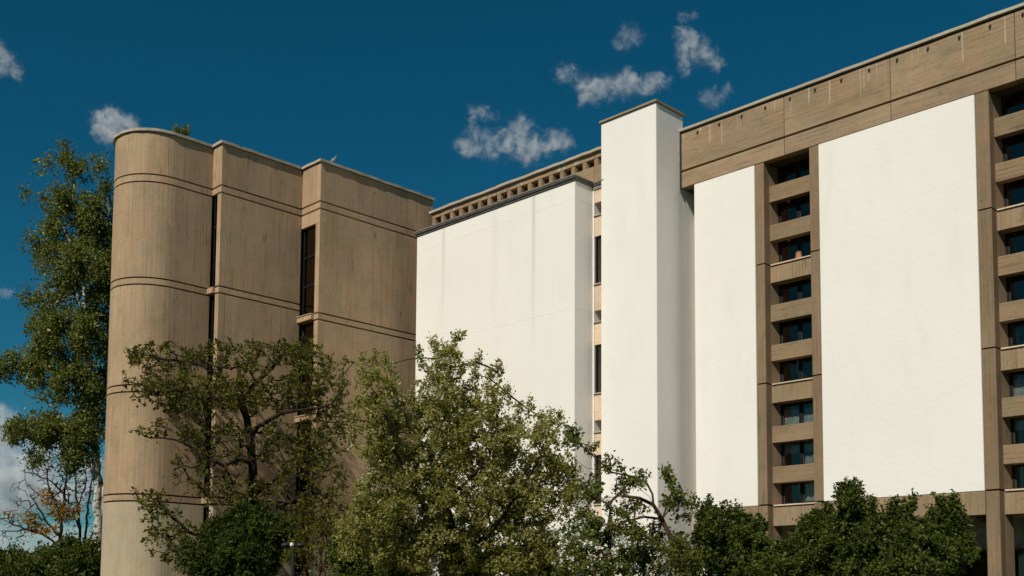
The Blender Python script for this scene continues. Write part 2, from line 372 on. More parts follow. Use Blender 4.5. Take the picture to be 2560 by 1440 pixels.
# ------------------------------------------------------------------ white block (middle) with stone strip
YM, YS, XM, XW = 25.5, 26.40, -22.71, -30.6
YP, XP, XPL = 26.32, -20.06, -22.30
B = Thing('white_block', 'plain white stuccoed block with grey metal coping in front of the slotted attic', 'building', (-26.6, 26, 0))
B.box('stucco_wall', 'block_stucco', XW, XM, YM, 29.5, 0, 15.165, .012)
bm = bmesh.new()
prism(bm, [(XW-.05, YM-.09), (XM+.05, YM-.09), (XM+.05, YS+.2), (XW-.05, YS+.2)], 15.222, 15.286)
B.add('metal_coping', bm, 'coping_metal')
B.box('coping_fascia', 'coping_cap_metal', XW-.03, XM+.03, YM-.045, YS+.15, 15.168, 15.22)
B.box('coping_cap', 'coping_cap_metal', XW-.055, XM+.055, YM-.10, YS+.2, 15.288, 15.345, .01)
# the narrow stone strip
stz = [(15.05, 14.62, 'stone'), (14.62, 14.16, 'small'), (14.16, 13.49, 'stone'), (13.49, 11.87, 'tall'), (11.87, 11.02, 'stone'), (11.02, 10.61, 'small'), (10.61, 9.89, 'stone'),
       (9.89, 8.27, 'tall'), (8.27, 7.42, 'stone'), (7.42, 7.01, 'small'), (7.01, 6.29, 'stone'), (6.29, 4.67, 'tall'), (4.67, 3.82, 'stone'), (3.82, 3.4, 'small'), (3.4, 0, 'stone')]
SX0, SX1 = XM+.002, XPL+.12
for zt, zb, k in stz:
    k2 = .06*0
    if k == 'stone':
        B.box('stone_panel', 'travertine', SX0+.06, SX1, YS, YS+.45, zb+.004, zt-.004, .006)
    elif k == 'small':
        slit_window(B, SX0+.06, SX1, YS+.36, zb+.03, zt-.005, 1); 
        B.box('window_sill', 'coping_stone', SX0+.05, SX1, YS-.05, YS+.36, zb+.003, zb+.04, .006)
    else:
        slit_window(B, SX0+.06, SX1, YS+.05, zb+.045, zt-.005, 1, 'frame_dark', 'glass_office')
        B.box('window_sill', 'coping_stone', SX0+.05, SX1, YS-.05, YS+.3, zb+.003, zb+.045, .006)
B.box('plaster_edge', 'white_stucco', SX0, SX0+.055, YS-.02, YS+.45, 0, 15.05, .005)
B.box('strip_backing', 'room_dark', SX0+.002, SX1, YS+.6, YS+.9, 0, 15.0)
B.box('metal_coping', 'coping_metal', SX0+.02, SX1, YS-.06, YS+.3, 15.19, 15.25)
B.box('coping_fascia', 'coping_cap_metal', SX0+.02, SX1, YS-.03, YS+.3, 15.055, 15.188)
B.box('coping_cap', 'coping_cap_metal', SX0+.06, SX1, YS-.08, YS+.3, 15.252, 15.31, .01)

# ------------------------------------------------------------------ slotted attic behind the white block
YT = 26.79
A = Thing('attic_storey', 'brown concrete attic parapet with a row of small posts and dark slots', 'building', (-27, 27, 15))
AX0, AX1 = -31.27, -22.2
joints = [AX0, -29.18, -26.98, -24.85, -23.0, AX1]
for a, b in zip(joints, joints[1:]):
    A.box('parapet_beam', 'office_concrete_h', a+.006, b-.006, YT, YT+.22, 16.345, 16.545, .01)
    A.box('lower_beam', 'office_concrete_h', a+.006, b-.006, YT-.01, YT+.9, 15.1, 16.085, .01)
pm = None
for k in range(18):
    x = AX0+.02 + k*.5153
    bm = bmesh.new()
    prof = [(x, YT+.01), (x+.17, YT+.01), (x+.19, YT+.10), (x+.19, YT+.40), (x, YT+.40)]
    if pm is None:
        prism(bm, prof, 16.087, 16.343); o0 = A.add('post', bm, 'louvre_concrete'); pm = o0.data; x00 = x
    else:
        o = bpy.data.objects.new('post', pm); COL.objects.link(o); o.parent = A.o; o.location = (x-x00, 0, 0)
coping(A, [(AX0-.08, YT), (AX1, YT)], .10, 16.55, 16.64, 'coping_stone', inn=.35, step=.3, jit=.014)
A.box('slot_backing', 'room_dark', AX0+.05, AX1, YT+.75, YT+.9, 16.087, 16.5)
A.box('roof', 'asphalt', AX0+.05, AX1, YT+.2, YT+.95, 16.40, 16.50)
A.box('end_wall', 'office_concrete_v', AX0+.0, AX0+.16, YT+.42, YT+2.6, 15.1, 16.5)

# ------------------------------------------------------------------ white shaft (pylon)
P = Thing('white_shaft', 'tall white stuccoed shaft with a thin stone cap, higher than its neighbours', 'tower', (-21.2, 27, 0))
YPB = 27.74
bm = bmesh.new(); abox(bm, XPL, XP, YP, YPB, 0, 17.17, .015); P.add('shaft_wall', bm, 'white_stucco')
P.box('rear_shaft_wall', 'white_stucco', XPL+.05, XP-.001, YPB+.001, 29.4, 0, 15.9)
xs = [XPL-.05, -21.55, -20.8, XP+.05]
for a, b in zip(xs, xs[1:]): P.box('cap_slab', 'cap_stone', a+.004, b-.004, YP-.06, YPB+.06, 17.175+.002, 17.255+rng.uniform(-.006, .006), .012)
for k in range(5):
    bm = bmesh.new(); x, y = XP-.02, 27.25+k*.1+rng.uniform(-.02, .02)
    bmesh.ops.create_icosphere(bm, subdivisions=2, radius=.05, matrix=Matrix.Translation((x, y, 17.27)) @ Matrix.Diagonal((1, 1.2, .8, 1)))
    for v in bm.verts: v.co += Vector((rng.uniform(-.012, .012), rng.uniform(-.012, .012), rng.uniform(-.012, .012)))
    P.add('moss_clump', bm, 'core_concrete')
for j, (dx, rad, mt) in enumerate(((.035, .028, 'zinc'), (.09, .018, 'iron_black'))):
    bm = bmesh.new(); tube(bm, [(XP+dx*.6+.02, 27.50-j*.04, 14.70), (XP+dx*.6+.02, 27.50-j*.04, 16.55)], rad, 8); P.add('downpipe', bm, mt)

# ------------------------------------------------------------------ office wing (right)
YF = 27.58
O = Thing('office_wing', 'right-hand wing with white panels, brown concrete louvre stacks and a deep parapet', 'building', (-14, 28, 0))
PA, PB, PC, PD = (-17.32, -17.02), (-15.51, -15.20), (-10.755, -10.41), (-8.90, -8.60)
PZ0, PZ1 = 4.435, 14.722
for a, b, lf in ((-19.51, PA[0]-.004, 1), (PB[1]+.004, PC[0]-.004, 0), (PD[1]+.004, -4.15, 0)):
    O.box('white_panel', 'white_stucco', a, b, YF-.035, YF+.12, PZ0, PZ1, .012)
    O.box('inner_wall', 'room_wall', a+.03, b-.002, YF+.122, 31, 4.02, 16.0)
O.box('slot_wall', 'white_stucco', -20.05, -19.5, 28.42, 28.6, 0, 16.0)
JZ = (4.45, 8.05, 11.65)
for (a, b) in (PA, PB, PC, PD):
    splay = .07  # inner jamb angle added to catch more sun; lighter tone put into shape
    for z0, z1 in ((0, JZ[0]-.025), (JZ[0]+.02, JZ[1]-.02), (JZ[1]+.02, JZ[2]-.02), (JZ[2]+.02, 14.735)):
        bm = bmesh.new(); prism(bm, [(a, YF), (b, YF), (b, YF+.29), (b+(splay if a in (PA[0], PC[0]) else 0), YF+.70), (a, YF+.70)], z0, z1)
        bmesh.ops.bevel(bm, geom=[e for e in bm.edges if abs(e.verts[0].co.z-e.verts[1].co.z) > 1], offset=.012, segments=1, affect='EDGES')
        O.add('pillar', bm, 'office_concrete_v')
# louvres, spandrels, windows of the two open bays
LOUV = [(14.065, 13.565), (12.865, 12.375), (10.43, 9.92), (9.22, 8.735), (6.785, 6.29), (5.585, 5.095)]
louv_mesh = {}
for bi, (xa, xb) in enumerate(((PA[1], PB[0]), (PC[1], PD[0]))):
    x0, x1 = xa+.003, xb-.003
    for zt, zb in LOUV: O.box('louvre_beam', 'louvre_concrete', x0, x1, YF+.29, YF+.52, zb, zt, .012)
    for zj, zb in ((11.65, 11.10), (8.05, 7.48), (4.45, 3.835)):
        O.box('spandrel', 'spandrel_concrete', x0, x1, YF+.30, YF+.66, zb, zj-.035, .012)
        O.box('window_sill', 'travertine', x0+.03, x1, YF+.255, YF+.70, zj-.032, zj+.012, .008)
    for si, (z0, z1) in enumerate(((4.462, 7.478), (8.062, 11.098), (11.662, 14.9))):
        yw = YF+.665; fw = .06; xA, xB = x0+.078, x1
        if si == 2: z1 = 14.735
        bm = bmesh.new(); abox(bm, xA, xA+fw, yw, yw+.08, z0, z1); abox(bm, xB-fw, xB, yw, yw+.08, z0, z1); abox(bm, xA+fw, xB-fw, yw, yw+.08, z0, z0+.07); abox(bm, xA+fw, xB-fw, yw, yw+.08, z1-.07, z1)
        wd = O.add('window', bm, 'frame_dark')
        cuts = [xA+fw, xA+fw+.46*(xB-xA-2*fw), xA+fw+.86*(xB-xA-2*fw), xB-fw]
        for k in (1, 2): O.box('mullion', 'frame_dark', cuts[k]-.05, cuts[k]+.05, yw-.006, yw+.084, z0+.07, z1-.07, 0, wd)
        zc = [z0+.07, (z0+z1)/2, z1-.07]
        for k in range(3):
            a = cuts[k]+(.052 if k else .002); b = cuts[k+1]-(.052 if k < 2 else .002)
            O.box('pane', 'glass_office', a, b, yw+.034, yw+.042, z0+.072, z1-.072, 0, wd)
            O.box('sash', 'frame_grey', a, a+.022, yw+.020, yw+.033, z0+.072, z1-.072, 0, wd)
        # slab and back of the room
        O.box('room_floor', 'room_wall', x0-.25, x1+.25, yw+.1, 30.9, z0-.4, z0-.02)
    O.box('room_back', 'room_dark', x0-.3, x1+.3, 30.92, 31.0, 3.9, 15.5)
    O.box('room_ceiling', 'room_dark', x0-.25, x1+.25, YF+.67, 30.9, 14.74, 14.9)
# curtains / blinds behind some panes
def curtain(name, label, x0, x1, y, z0, z1, mat, amp=.02, freq=34, group=None):
    bm = bmesh.new(); n = 48; rows = []
    for i in range(n+1):
        x = x0+(x1-x0)*i/n; yy = y+amp*math.sin(freq*x)+amp*.4*math.sin(freq*2.3*x+1)
        rows.append((bm.verts.new((x, yy, z0)), bm.verts.new((x, yy, z1))))
    for a, b in zip(rows, rows[1:]): bm.faces.new((a[0], b[0], b[1], a[1]))
    bmesh.ops.solidify(bm, geom=bm.faces[:], thickness=.006)
    o = mesh_obj(name, from_bm(bm, name), mat); return tag(o, label, 'curtain', group)
curtain('curtain', 'pale pleated curtain in lowest window of the middle louvre stack', -16.25, -15.72, 28.335, 4.55, 5.9, 'curtain_cloth')
curtain('curtain', 'pale half curtain in first-floor window under the second joint, middle stack', -16.85, -15.6, 28.315, 6.0, 7.3, 'curtain_cloth', .006)
curtain('curtain', 'orange curtain edge at left of the top-floor window, middle louvre stack', -16.78, -16.70, 28.5, 11.75, 14.6, 'orange_cloth', .01)
curtain('curtain', 'reddish curtain edge at right of the middle-floor window, middle louvre stack', -15.78, -15.70, 28.5, 8.1, 10.9, 'orange_cloth', .01)
curtain('curtain', 'pale half curtain in the right louvre stack at the image edge', -10.25, -9.0, 28.315, 6.0, 7.3, 'curtain_cloth', .006)
# terracotta pot on a sill
bm = bmesh.new(); n = 20
prof = [(0, 0), (.105, 0), (.112, .012), (.112, .05), (.098, .055), (.083, .20), (.078, .215), (0, .215)]
c0 = Vector((-16.13, YF+.42, 11.663)); rings = []
for r_, z_ in prof: rings.append([bm.verts.new(c0+Vector((r_*math.cos(2*math.pi*k/n), r_*math.sin(2*math.pi*k/n), z_))) for k in range(n)])
for a, b in zip(rings, rings[1:]):
    for k in range(n): bm.faces.new((a[k], a[(k+1) % n], b[(k+1) % n], b[k]))
bmesh.ops.remove_doubles(bm, verts=bm.verts, dist=1e-5)
tag(mesh_obj('flower_pot', from_bm(bm, 'flower_pot'), 'terracotta'), 'small upturned terracotta pot on the sill of the top-floor louvre opening', 'pot')

# parapet in panels, groove between upper panel and lower beam
pj = [-20.045, -16.30, -13.01, -9.715, -6.42, -4.15]
for a, b in zip(pj, pj[1:]):
    O.box('parapet_panel', 'office_concrete_h', a+.007, b-.007, YF-.02, YF+.24, 15.312, 16.525, .010)
    O.box('parapet_beam', 'office_concrete_h', a+.007, b-.007, YF-.02, YF+.24, 14.74, 15.255, .010)
O.box('parapet_core', 'core_concrete', -20.04, -4.2, YF+.05, YF+.9, 14.75, 16.5)
coping(O, [(-20.05, YF-.02), (-4.15, YF-.02)], .075, 16.575, 16.655, 'coping_stone', inn=.45, step=.5, jit=.008)
bm = bmesh.new(); abox(bm, -20.05, -4.15, YF+.06, YF+.3, 16.526, 16.574); O.add('coping_bed', bm, 'core_concrete')
# small overflow spouts
for sx in (-19.37, -18.56, -17.75, -16.92, -16.09, -15.27, -14.45, -13.61, -12.80, -11.94, -11.10, -10.31, -9.5, -8.68, -7.86, -7.05, -6.2, -5.4):
    bm = bmesh.new(); z = 16.37
    tube(bm, [(sx, YF+.05, z+.02), (sx, YF-.030, z+.018), (sx, YF-.050, z+.005), (sx, YF-.055, z-.03)], [.024, .024, .024, .022], 7); O.add('spout', bm, 'iron_black', smooth=True)
    bm = bmesh.new(); abox(bm, sx-.035, sx+.035, YF-.026, YF-.0195, z-.02, z+.06); O.add('spout_plate', bm, 'core_concrete')
# ground floor
for a, b in ((-19.51, PA[0]-.003), (PB[1]+.003, PC[0]-.003), (PD[1]+.003, -4.15)):
    O.box('edge_beam', 'spandrel_concrete', a, b, YF-.028, YF+.4, 3.83, PZ0-.006, .012)
O.box('soffit', 'wall_beige', -20.0, -4.1, YF+.41, 29.6, 3.86, 4.0)
O.box('ground_wall', 'wall_beige', -20.0, -4.1, 29.62, 29.8, 3.07, 3.86)
O.box('wall_trim', 'frame_grey', -20.0, -4.1, 29.58, 29.66, 2.99, 3.068)
O.box('lower_wall', 'core_concrete', -20.0, -4.1, 29.85, 30.0, 0, 3.0)
for k, x in enumerate(np.arange(-19.9, -4.3, 1.3)):
    O.box('shop_pane', 'glass_tower', x+.03, x+1.25, 29.68, 29.69, .25, 2.98)
    O.box('shop_mullion', 'frame_dark', x-.025, x+.025, 29.65, 29.72, .01, 2.985)
O.box('rear_wall', 'room_wall', -20.0, -4.15, 31.02, 31.2, 0, 16.4)
O.box('roof', 'asphalt', -20.0, -4.15, YF+.91, 31.0, 16.1, 16.3)
L = Thing('ceiling_lamp', 'round bowl lamp under the ground-floor soffit beside the right pillar', 'lamp', (-11.1, 28.2, 3.86))
bm = bmesh.new(); rings = []
for r_, z_ in ((.13, 3.86), (.14, 3.80), (.14, 3.78), (.12, 3.735), (.08, 3.70), (.03, 3.685)): rings.append([bm.verts.new((-11.1+r_*math.cos(2*math.pi*k/18), 28.2+r_*math.sin(2*math.pi*k/18), z_)) for k in range(18)])
for a, b in zip(rings, rings[1:]):
    for k in range(18): bm.faces.new((a[k], a[(k+1) % 18], b[(k+1) % 18], b[k]))
bm.faces.new(rings[-1]); L.add('bowl', bm, 'lamp_bowl', smooth=True)
bm = bmesh.new(); tube(bm, [(-11.1, 28.2, 3.80), (-11.1, 28.2, 3.86)], .15, 18); L.add('rim', bm, 'iron_black')

# ------------------------------------------------------------------ pigeon on the tower coping
exec_bird = True
def pigeon(loc, ang):
    pts = [(-.15, 0, .06), (-.08, 0, .10), (-.02, 0, .125), (.05, 0, .145), (.085, 0, .185), (.10, 0, .235), (.118, 0, .262), (.15, 0, .258), (.172, 0, .25)]
    rad = [.012, .04, .062, .06, .042, .028, .030, .014, .004]
    bm = bmesh.new(); n = 10; rings = []
    for i, (p, r_) in enumerate(zip(pts, rad)):
        d = (Vector(pts[min(i+1, 8)])-Vector(pts[max(i-1, 0)])).normalized(); b = Vector((0, 1, 0)); a = b.cross(d)
        rings.append([bm.verts.new(Vector(p)+(a*math.cos(2*math.pi*k/n)+b*math.sin(2*math.pi*k/n)*.9)*r_) for k in range(n)])
    for a, b in zip(rings, rings[1:]):
        for k in range(n): bm.faces.new((a[k], a[(k+1) % n], b[(k+1) % n], b[k]))
    bm.faces.new(rings[0][::-1]); bm.faces.new(rings[-1])
    for s in (-1, 1): tube(bm, [(0, s*.025, .08), (.005, s*.025, .03), (0, s*.025, .004), (.04, s*.03, .004)], [.012, .006, .005, .003], 6)
    tv = [bm.verts.new(v) for v in ((-.10, -.03, .09), (-.10, .03, .09), (-.24, .035, .035), (-.24, -.035, .035), (-.10, -.03, .075), (-.10, .03, .075), (-.24, .035, .028), (-.24, -.035, .028))]
    for f in ((0, 1, 2, 3), (7, 6, 5, 4), (0, 3, 7, 4), (1, 5, 6, 2), (2, 6, 7, 3), (0, 4, 5, 1)): bm.faces.new([tv[i] for i in f])
    bmesh.ops.recalc_face_normals(bm, faces=bm.faces)
    me = from_bm(bm, 'pigeon'); me.polygons.foreach_set('use_smooth', [True]*len(me.polygons))
    o = mesh_obj('pigeon', me, 'pigeon_grey'); o.location = loc; o.rotation_euler = (0, 0, ang); return o
plain('pigeon_grey', (.23, .24, .27), .8, .2, var=.5, scale=12)
tag(pigeon((X3-.03, 22.27, 17.272), math.radians(20)), 'grey pigeon perched on the tower coping', 'bird')

# ------------------------------------------------------------------ trees and shrubs
class Plant:
    """skeleton that grows from hand-laid limbs to points scattered in a crown volume"""
    def __init__(s, seed): s.pos = []; s.par = []; s.rng = np.random.default_rng(seed)
    def limb(s, pts, step=.25, wob=.03):
        pts = [np.array(p, float) for p in pts]
        if s.pos:
            d = np.linalg.norm(np.array(s.pos)-pts[0], axis=1); cur = int(d.argmin())
        else:
            s.pos.append(pts[0]); s.par.append(-1); cur = 0
        for a, b in zip([s.pos[cur]]+pts[1:-1], pts[1:]):
            n = max(1, int(np.linalg.norm(b-a)/step))
            for k in range(1, n+1):
                p = a+(b-a)*k/n + s.rng.normal(0, wob, 3)*(k < n); s.pos.append(p); s.par.append(cur); cur = len(s.pos)-1
    def grow(s, tips, step=.22, curve=.25, up=.0, pen=.35, wob=.02):
        root = s.pos[0]; d0 = np.min(np.linalg.norm(tips[:, None, :]-np.array(s.pos)[None, ::3, :], axis=2), axis=1)
        s.tips = []
        cap = len(s.pos)+len(tips)*14; P = np.zeros((cap, 3)); n0 = len(s.pos); P[:n0] = s.pos; par = list(s.par)+[0]*(cap-n0); cnt = n0
        for i in np.argsort(d0):
            t = tips[i]; v = t-P[:cnt]; d = np.sqrt((v*v).sum(1))
            cost = d*(1+pen*np.clip(-v[:, 2]/(d+1e-6), 0, 1)) ; j = int(cost.argmin()); L = d[j]
            if L < 1e-3: continue
            n = min(12, max(1, int(L/step))); a = P[j]; pd = a-P[par[j]] if par[j] >= 0 else np.array([0, 0, 1.])
            pd = pd/(np.linalg.norm(pd)+1e-9); c = a+pd*L*curve+(t-a)*.35+np.array([0, 0, up*L]); cur = j
            for k in range(1, n+1):
                u_ = k/n; p = a*(1-u_)**2+2*c*u_*(1-u_)+t*u_**2
                if k < n: p = p+s.rng.normal(0, wob, 3)
                if cnt >= cap: break
                P[cnt] = p; par[cnt] = cur; cur = cnt; cnt += 1
            s.tips.append(cur)
        s.pos = P[:cnt]; s.par = par[:cnt]
    def mesh(s, name, r0, expo=2.4, rmax=None, sides=5):
        n = len(s.pos); P = np.array(s.pos); par = np.array(s.par); acc = np.zeros(n); nch = np.bincount(par[par >= 0], minlength=n)
        for i in range(n-1, -1, -1):
            if acc[i] == 0: acc[i] = r0**expo
            if par[i] >= 0: acc[par[i]] += acc[i]
        r = acc**(1/expo)
        if rmax: r = np.minimum(r, rmax)
        s.r = r
        big = np.full(n, -1); best = np.zeros(n)
        for i in range(n):
            p = par[i]
            if p >= 0 and r[i] > best[p]: best[p] = r[i]; big[p] = i
        D = np.zeros((n, 3))
        for i in range(n):
            a = P[par[i]] if par[i] >= 0 else P[i]; b = P[big[i]] if big[i] >= 0 else P[i]; v = b-a; D[i] = v/(np.linalg.norm(v)+1e-9)
        A = np.cross(D, np.array([.31, .17, .93])); A /= np.linalg.norm(A, axis=1)[:, None]+1e-9; B = np.cross(D, A)
        th = np.arange(sides)*2*math.pi/sides
        ring = P[:, None, :]+r[:, None, None]*(A[:, None, :]*np.cos(th)[None, :, None]+B[:, None, :]*np.sin(th)[None, :, None])
        V = ring.reshape(-1, 3); Fc = []; extra = []
        idx = np.arange(n)
        main = [(par[i], i) for i in range(n) if par[i] >= 0 and big[par[i]] == i]
        side = [(par[i], i) for i in range(n) if par[i] >= 0 and big[par[i]] != i]
        k = np.arange(sides); k2 = (k+1) % sides
        m = np.array(main); q = np.stack([m[:, 0, None]*sides+k, m[:, 0, None]*sides+k2, m[:, 1, None]*sides+k2, m[:, 1, None]*sides+k], 2).reshape(-1, 4)
        if side:
            sd = np.array(side); base = len(V)
            rg = P[sd[:, 0]][:, None, :]+np.minimum(r[sd[:, 1]]*1.15, r[sd[:, 0]])[:, None, None]*(A[sd[:, 1]][:, None, :]*np.cos(th)[None, :, None]+B[sd[:, 1]][:, None, :]*np.sin(th)[None, :, None])
            V = np.vstack([V, rg.reshape(-1, 3)]); bi = base+np.arange(len(sd))*sides
            q2 = np.stack([bi[:, None]+k, bi[:, None]+k2, sd[:, 1, None]*sides+k2, sd[:, 1, None]*sides+k], 2).reshape(-1, 4); q = np.vstack([q, q2])
        me = quads(name, V, q, smooth=True); gg = np.repeat(r, sides)
        if side: gg = np.append(gg, np.repeat(r[sd[:, 1]], sides))
        at = me.attributes.new('girth', 'FLOAT', 'POINT'); at.data.foreach_set('value', gg.astype(np.float32)); return me
def quads(name, V, q, smooth=False, tone=None):
    me = bpy.data.meshes.new(name); me.vertices.add(len(V)); me.vertices.foreach_set('co', np.ascontiguousarray(V, dtype=np.float32).ravel())
    w_ = q.shape[1]; me.loops.add(q.size); me.loops.foreach_set('vertex_index', np.ascontiguousarray(q, dtype=np.int32).ravel())
    me.polygons.add(len(q)); me.polygons.foreach_set('loop_start', np.arange(0, q.size, w_, dtype=np.int32))
    me.polygons.foreach_set('use_smooth', np.full(len(q), smooth))
    if tone is not None:
        at = me.attributes.new('tone', 'FLOAT', 'FACE'); at.data.foreach_set('value', np.ascontiguousarray(tone, dtype=np.float32))
    me.update(calc_edges=True); me.validate(); return me
def leaves(name, centers, rng, size, spread, per, droop=.2, aspect=.62, dirs=None, size_var=.35, tonebase=None):
    c = np.repeat(centers, per, axis=0); n = len(c); c = c+rng.normal(0, 1, (n, 3))*spread
    d = rng.normal(0, 1, (n, 3)); d[:, 2] -= droop
    if dirs is not None: d = d*.75+np.repeat(dirs, per, axis=0)*1.3
    d /= np.linalg.norm(d, axis=1)[:, None]; s = size*np.exp(rng.normal(0, size_var, n)); a = rng.normal(0, 1, (n, 3)); a[:, 2] *= .6; a = np.cross(d, a); a /= np.linalg.norm(a, axis=1)[:, None]+1e-9
    nn = np.cross(d, a); sc = s[:, None]
    b0 = c; l = c+d*sc*.45+a*sc*aspect*.5+nn*sc*.10; t = c+d*sc-nn*sc*.12; r = c+d*sc*.45-a*sc*aspect*.5+nn*sc*.10
    V = np.stack([b0, l, t, r], 1).reshape(-1, 3); i = np.arange(n)*4
    tr = np.stack([np.stack([i, i+2, i+1], 1), np.stack([i, i+3, i+2], 1)], 1).reshape(-1, 3)
    tone = rng.random(n)
    if tonebase is not None: tone = np.clip(tone*.6+np.repeat(tonebase, per)*.4, 0, 1)
    return quads(name, V, tr, tone=np.repeat(tone, 2))
def lump(p, k):
    q = p*k
    return (math.sin(q[0]*1.7+q[1]*.9+1.3)*math.sin(q[1]*1.9-q[2]*1.1+.4)+math.sin(q[2]*2.1+q[0]*.8+2.1)*math.sin(q[0]*1.3-q[1]*2.3)+.5*math.sin(q[0]*4.1+q[2]*3.3)*math.sin(q[1]*3.7+q[2]*2.9))
def crown_points(rng, ells, n, shell=.0, gap=0., gk=1.):
    vol = np.array([e[2]*e[3]*e[5]*(e[6] if len(e) > 6 else 1) for e in ells]); k = rng.choice(len(ells), n, p=vol/vol.sum()); out = []
    for i in k:
      for _try in range(6):
        e = ells[i]; v = rng.normal(0, 1, 3); v /= np.linalg.norm(v); v *= rng.random()**(1/3*(1-shell))
        pt = at_d(e[0]+v[0]*e[2], e[1]+v[1]*e[3], e[4])+F*v[2]*e[5]
        if gap == 0 or lump(pt, gk) > gap-.9+rng.normal(0, .25): break
      out.append(pt)
    out = np.array(out); out[:, 2] = np.maximum(out[:, 2], .25); return out
def px_path(pts, d): return [at_d(x, y, d if len(q) == 0 else q[0]) for x, y, *q in pts]
def ground_under(p): return np.array([p[0], p[1], 0.])

def build_plant(name, label, cat, seed, trunk, limbs, ells, d, ntips, bark, leaf, lsize, lspread, lper, r0, group=None, parts=('trunk', 'crown'), expo=2.4, step=.22, curve=.25, up=0, pen=.35,
                rmax=None, dirs=False, shell=0., droop=.2, blossom=None, frac=1., sides=5, jitter_depth=0., shoots=(), wob=.02, aspect=.62, clump=False, gap=.7, gk=2.2):
    rng = np.random.default_rng(seed); pl = Plant(seed)
    tp = px_path(trunk, d); base = ground_under(tp[0]); pl.limb([base]+tp if tp[0][2] > .1 else tp)
    for lb in limbs: pl.limb(px_path(lb, d))
    for lb in shoots: pl.limb(px_path(lb, d), wob=.01)
    tips = crown_points(rng, ells, ntips, shell, gap, gk)
    nodes0 = len(pl.pos)
    pl.grow(tips, step=step, curve=curve, up=up, pen=pen, wob=wob)
    me = pl.mesh('trunk', r0, expo, rmax, sides)
    t = Thing(name, label, cat, tuple(base), group)
    bl = np.array(base)
    def put(nm, m, mat):
        co = np.empty(len(m.vertices)*3, np.float32); m.vertices.foreach_get('co', co); co = (co.reshape(-1, 3)-bl.astype(np.float32)); m.vertices.foreach_set('co', co.ravel()); m.update()
        return mesh_obj(nm, m, mat, t.o)
    put(parts[0], me, bark)
    P = np.array(pl.pos); par = np.array(pl.par); tips_i = np.array(pl.tips)
    if frac < 1: tips_i = tips_i[rng.random(len(tips_i)) < frac]
    anchors = [tips_i]
    if not clump:
        p1 = par[tips_i]; anchors.append(p1[p1 >= nodes0])
    for lb in shoots:
        q = px_path(lb, d)
        for k in np.linspace(.25, 1, 9):
            L_ = len(q)-1; f_ = k*L_; i_ = min(int(f_), L_-1); pt = q[i_]+(q[i_+1]-q[i_])*(f_-i_); P = np.vstack([P, pt[None]]); par = np.append(par, len(P)-1); anchors.append(np.array([len(P)-1]))
    an = np.concatenate(anchors)
    dr = None
    if dirs:
        dr = P[an]-P[np.maximum(par[an], 0)]; dr = dr/(np.linalg.norm(dr, axis=1)[:, None]+1e-9)
    if leaf:
        cr = put(parts[1], leaves('crown', P[an], rng, lsize, lspread, lper, droop, aspect, dr, tonebase=rng.random(len(an))), leaf)
    if blossom:
        bmat, bn, bells, bsize = blossom
        pts = crown_points(rng, bells, bn); near = P[an]
        idx = [int(((near-p)**2).sum(1).argmin()) for p in pts]
        put('blossom', leaves('blossom', near[idx]+rng.normal(0, .05, (len(idx), 3)), rng, bsize, .025, 6, -.4, .9), bmat)
    return t

leafmat('leaf_maple', [(.055, .060, .008), (.105, .105, .014), (.19, .175, .030)], .40)
leafmat('leaf_pear', [(.13, .13, .024), (.27, .25, .060), (.46, .41, .16)], .42)
leafmat('leaf_apple', [(.055, .068, .009), (.115, .132, .020), (.20, .205, .045)], .40)
leafmat('leaf_shrub', [(.026, .040, .005), (.060, .080, .011), (.17, .185, .036)], .36)
leafmat('leaf_dark', [(.022, .036, .005), (.048, .064, .008), (.095, .11, .016)], .35)
leafmat('leaf_poplar', [(.065, .080, .012), (.15, .165, .026), (.29, .285, .08)], .42, .4, .3)
leafmat('leaf_yellow', [(.26, .13, .025), (.38, .20, .04), (.48, .28, .07)], .3)
leafmat('petal_white', [(.55, .55, .48), (.75, .74, .68), (.82, .82, .78)], .3)
leafmat('petal_cream', [(.30, .27, .15), (.42, .38, .24), (.52, .48, .34)], .3)
barkmat('bark_dark', (.030, .021, .014)); barkmat('bark_brown', (.085, .045, .026)); barkmat('bark_grey', (.06, .045, .034)); barkmat('bark_white', (.50, .46, .39), (.06, .05, .04))

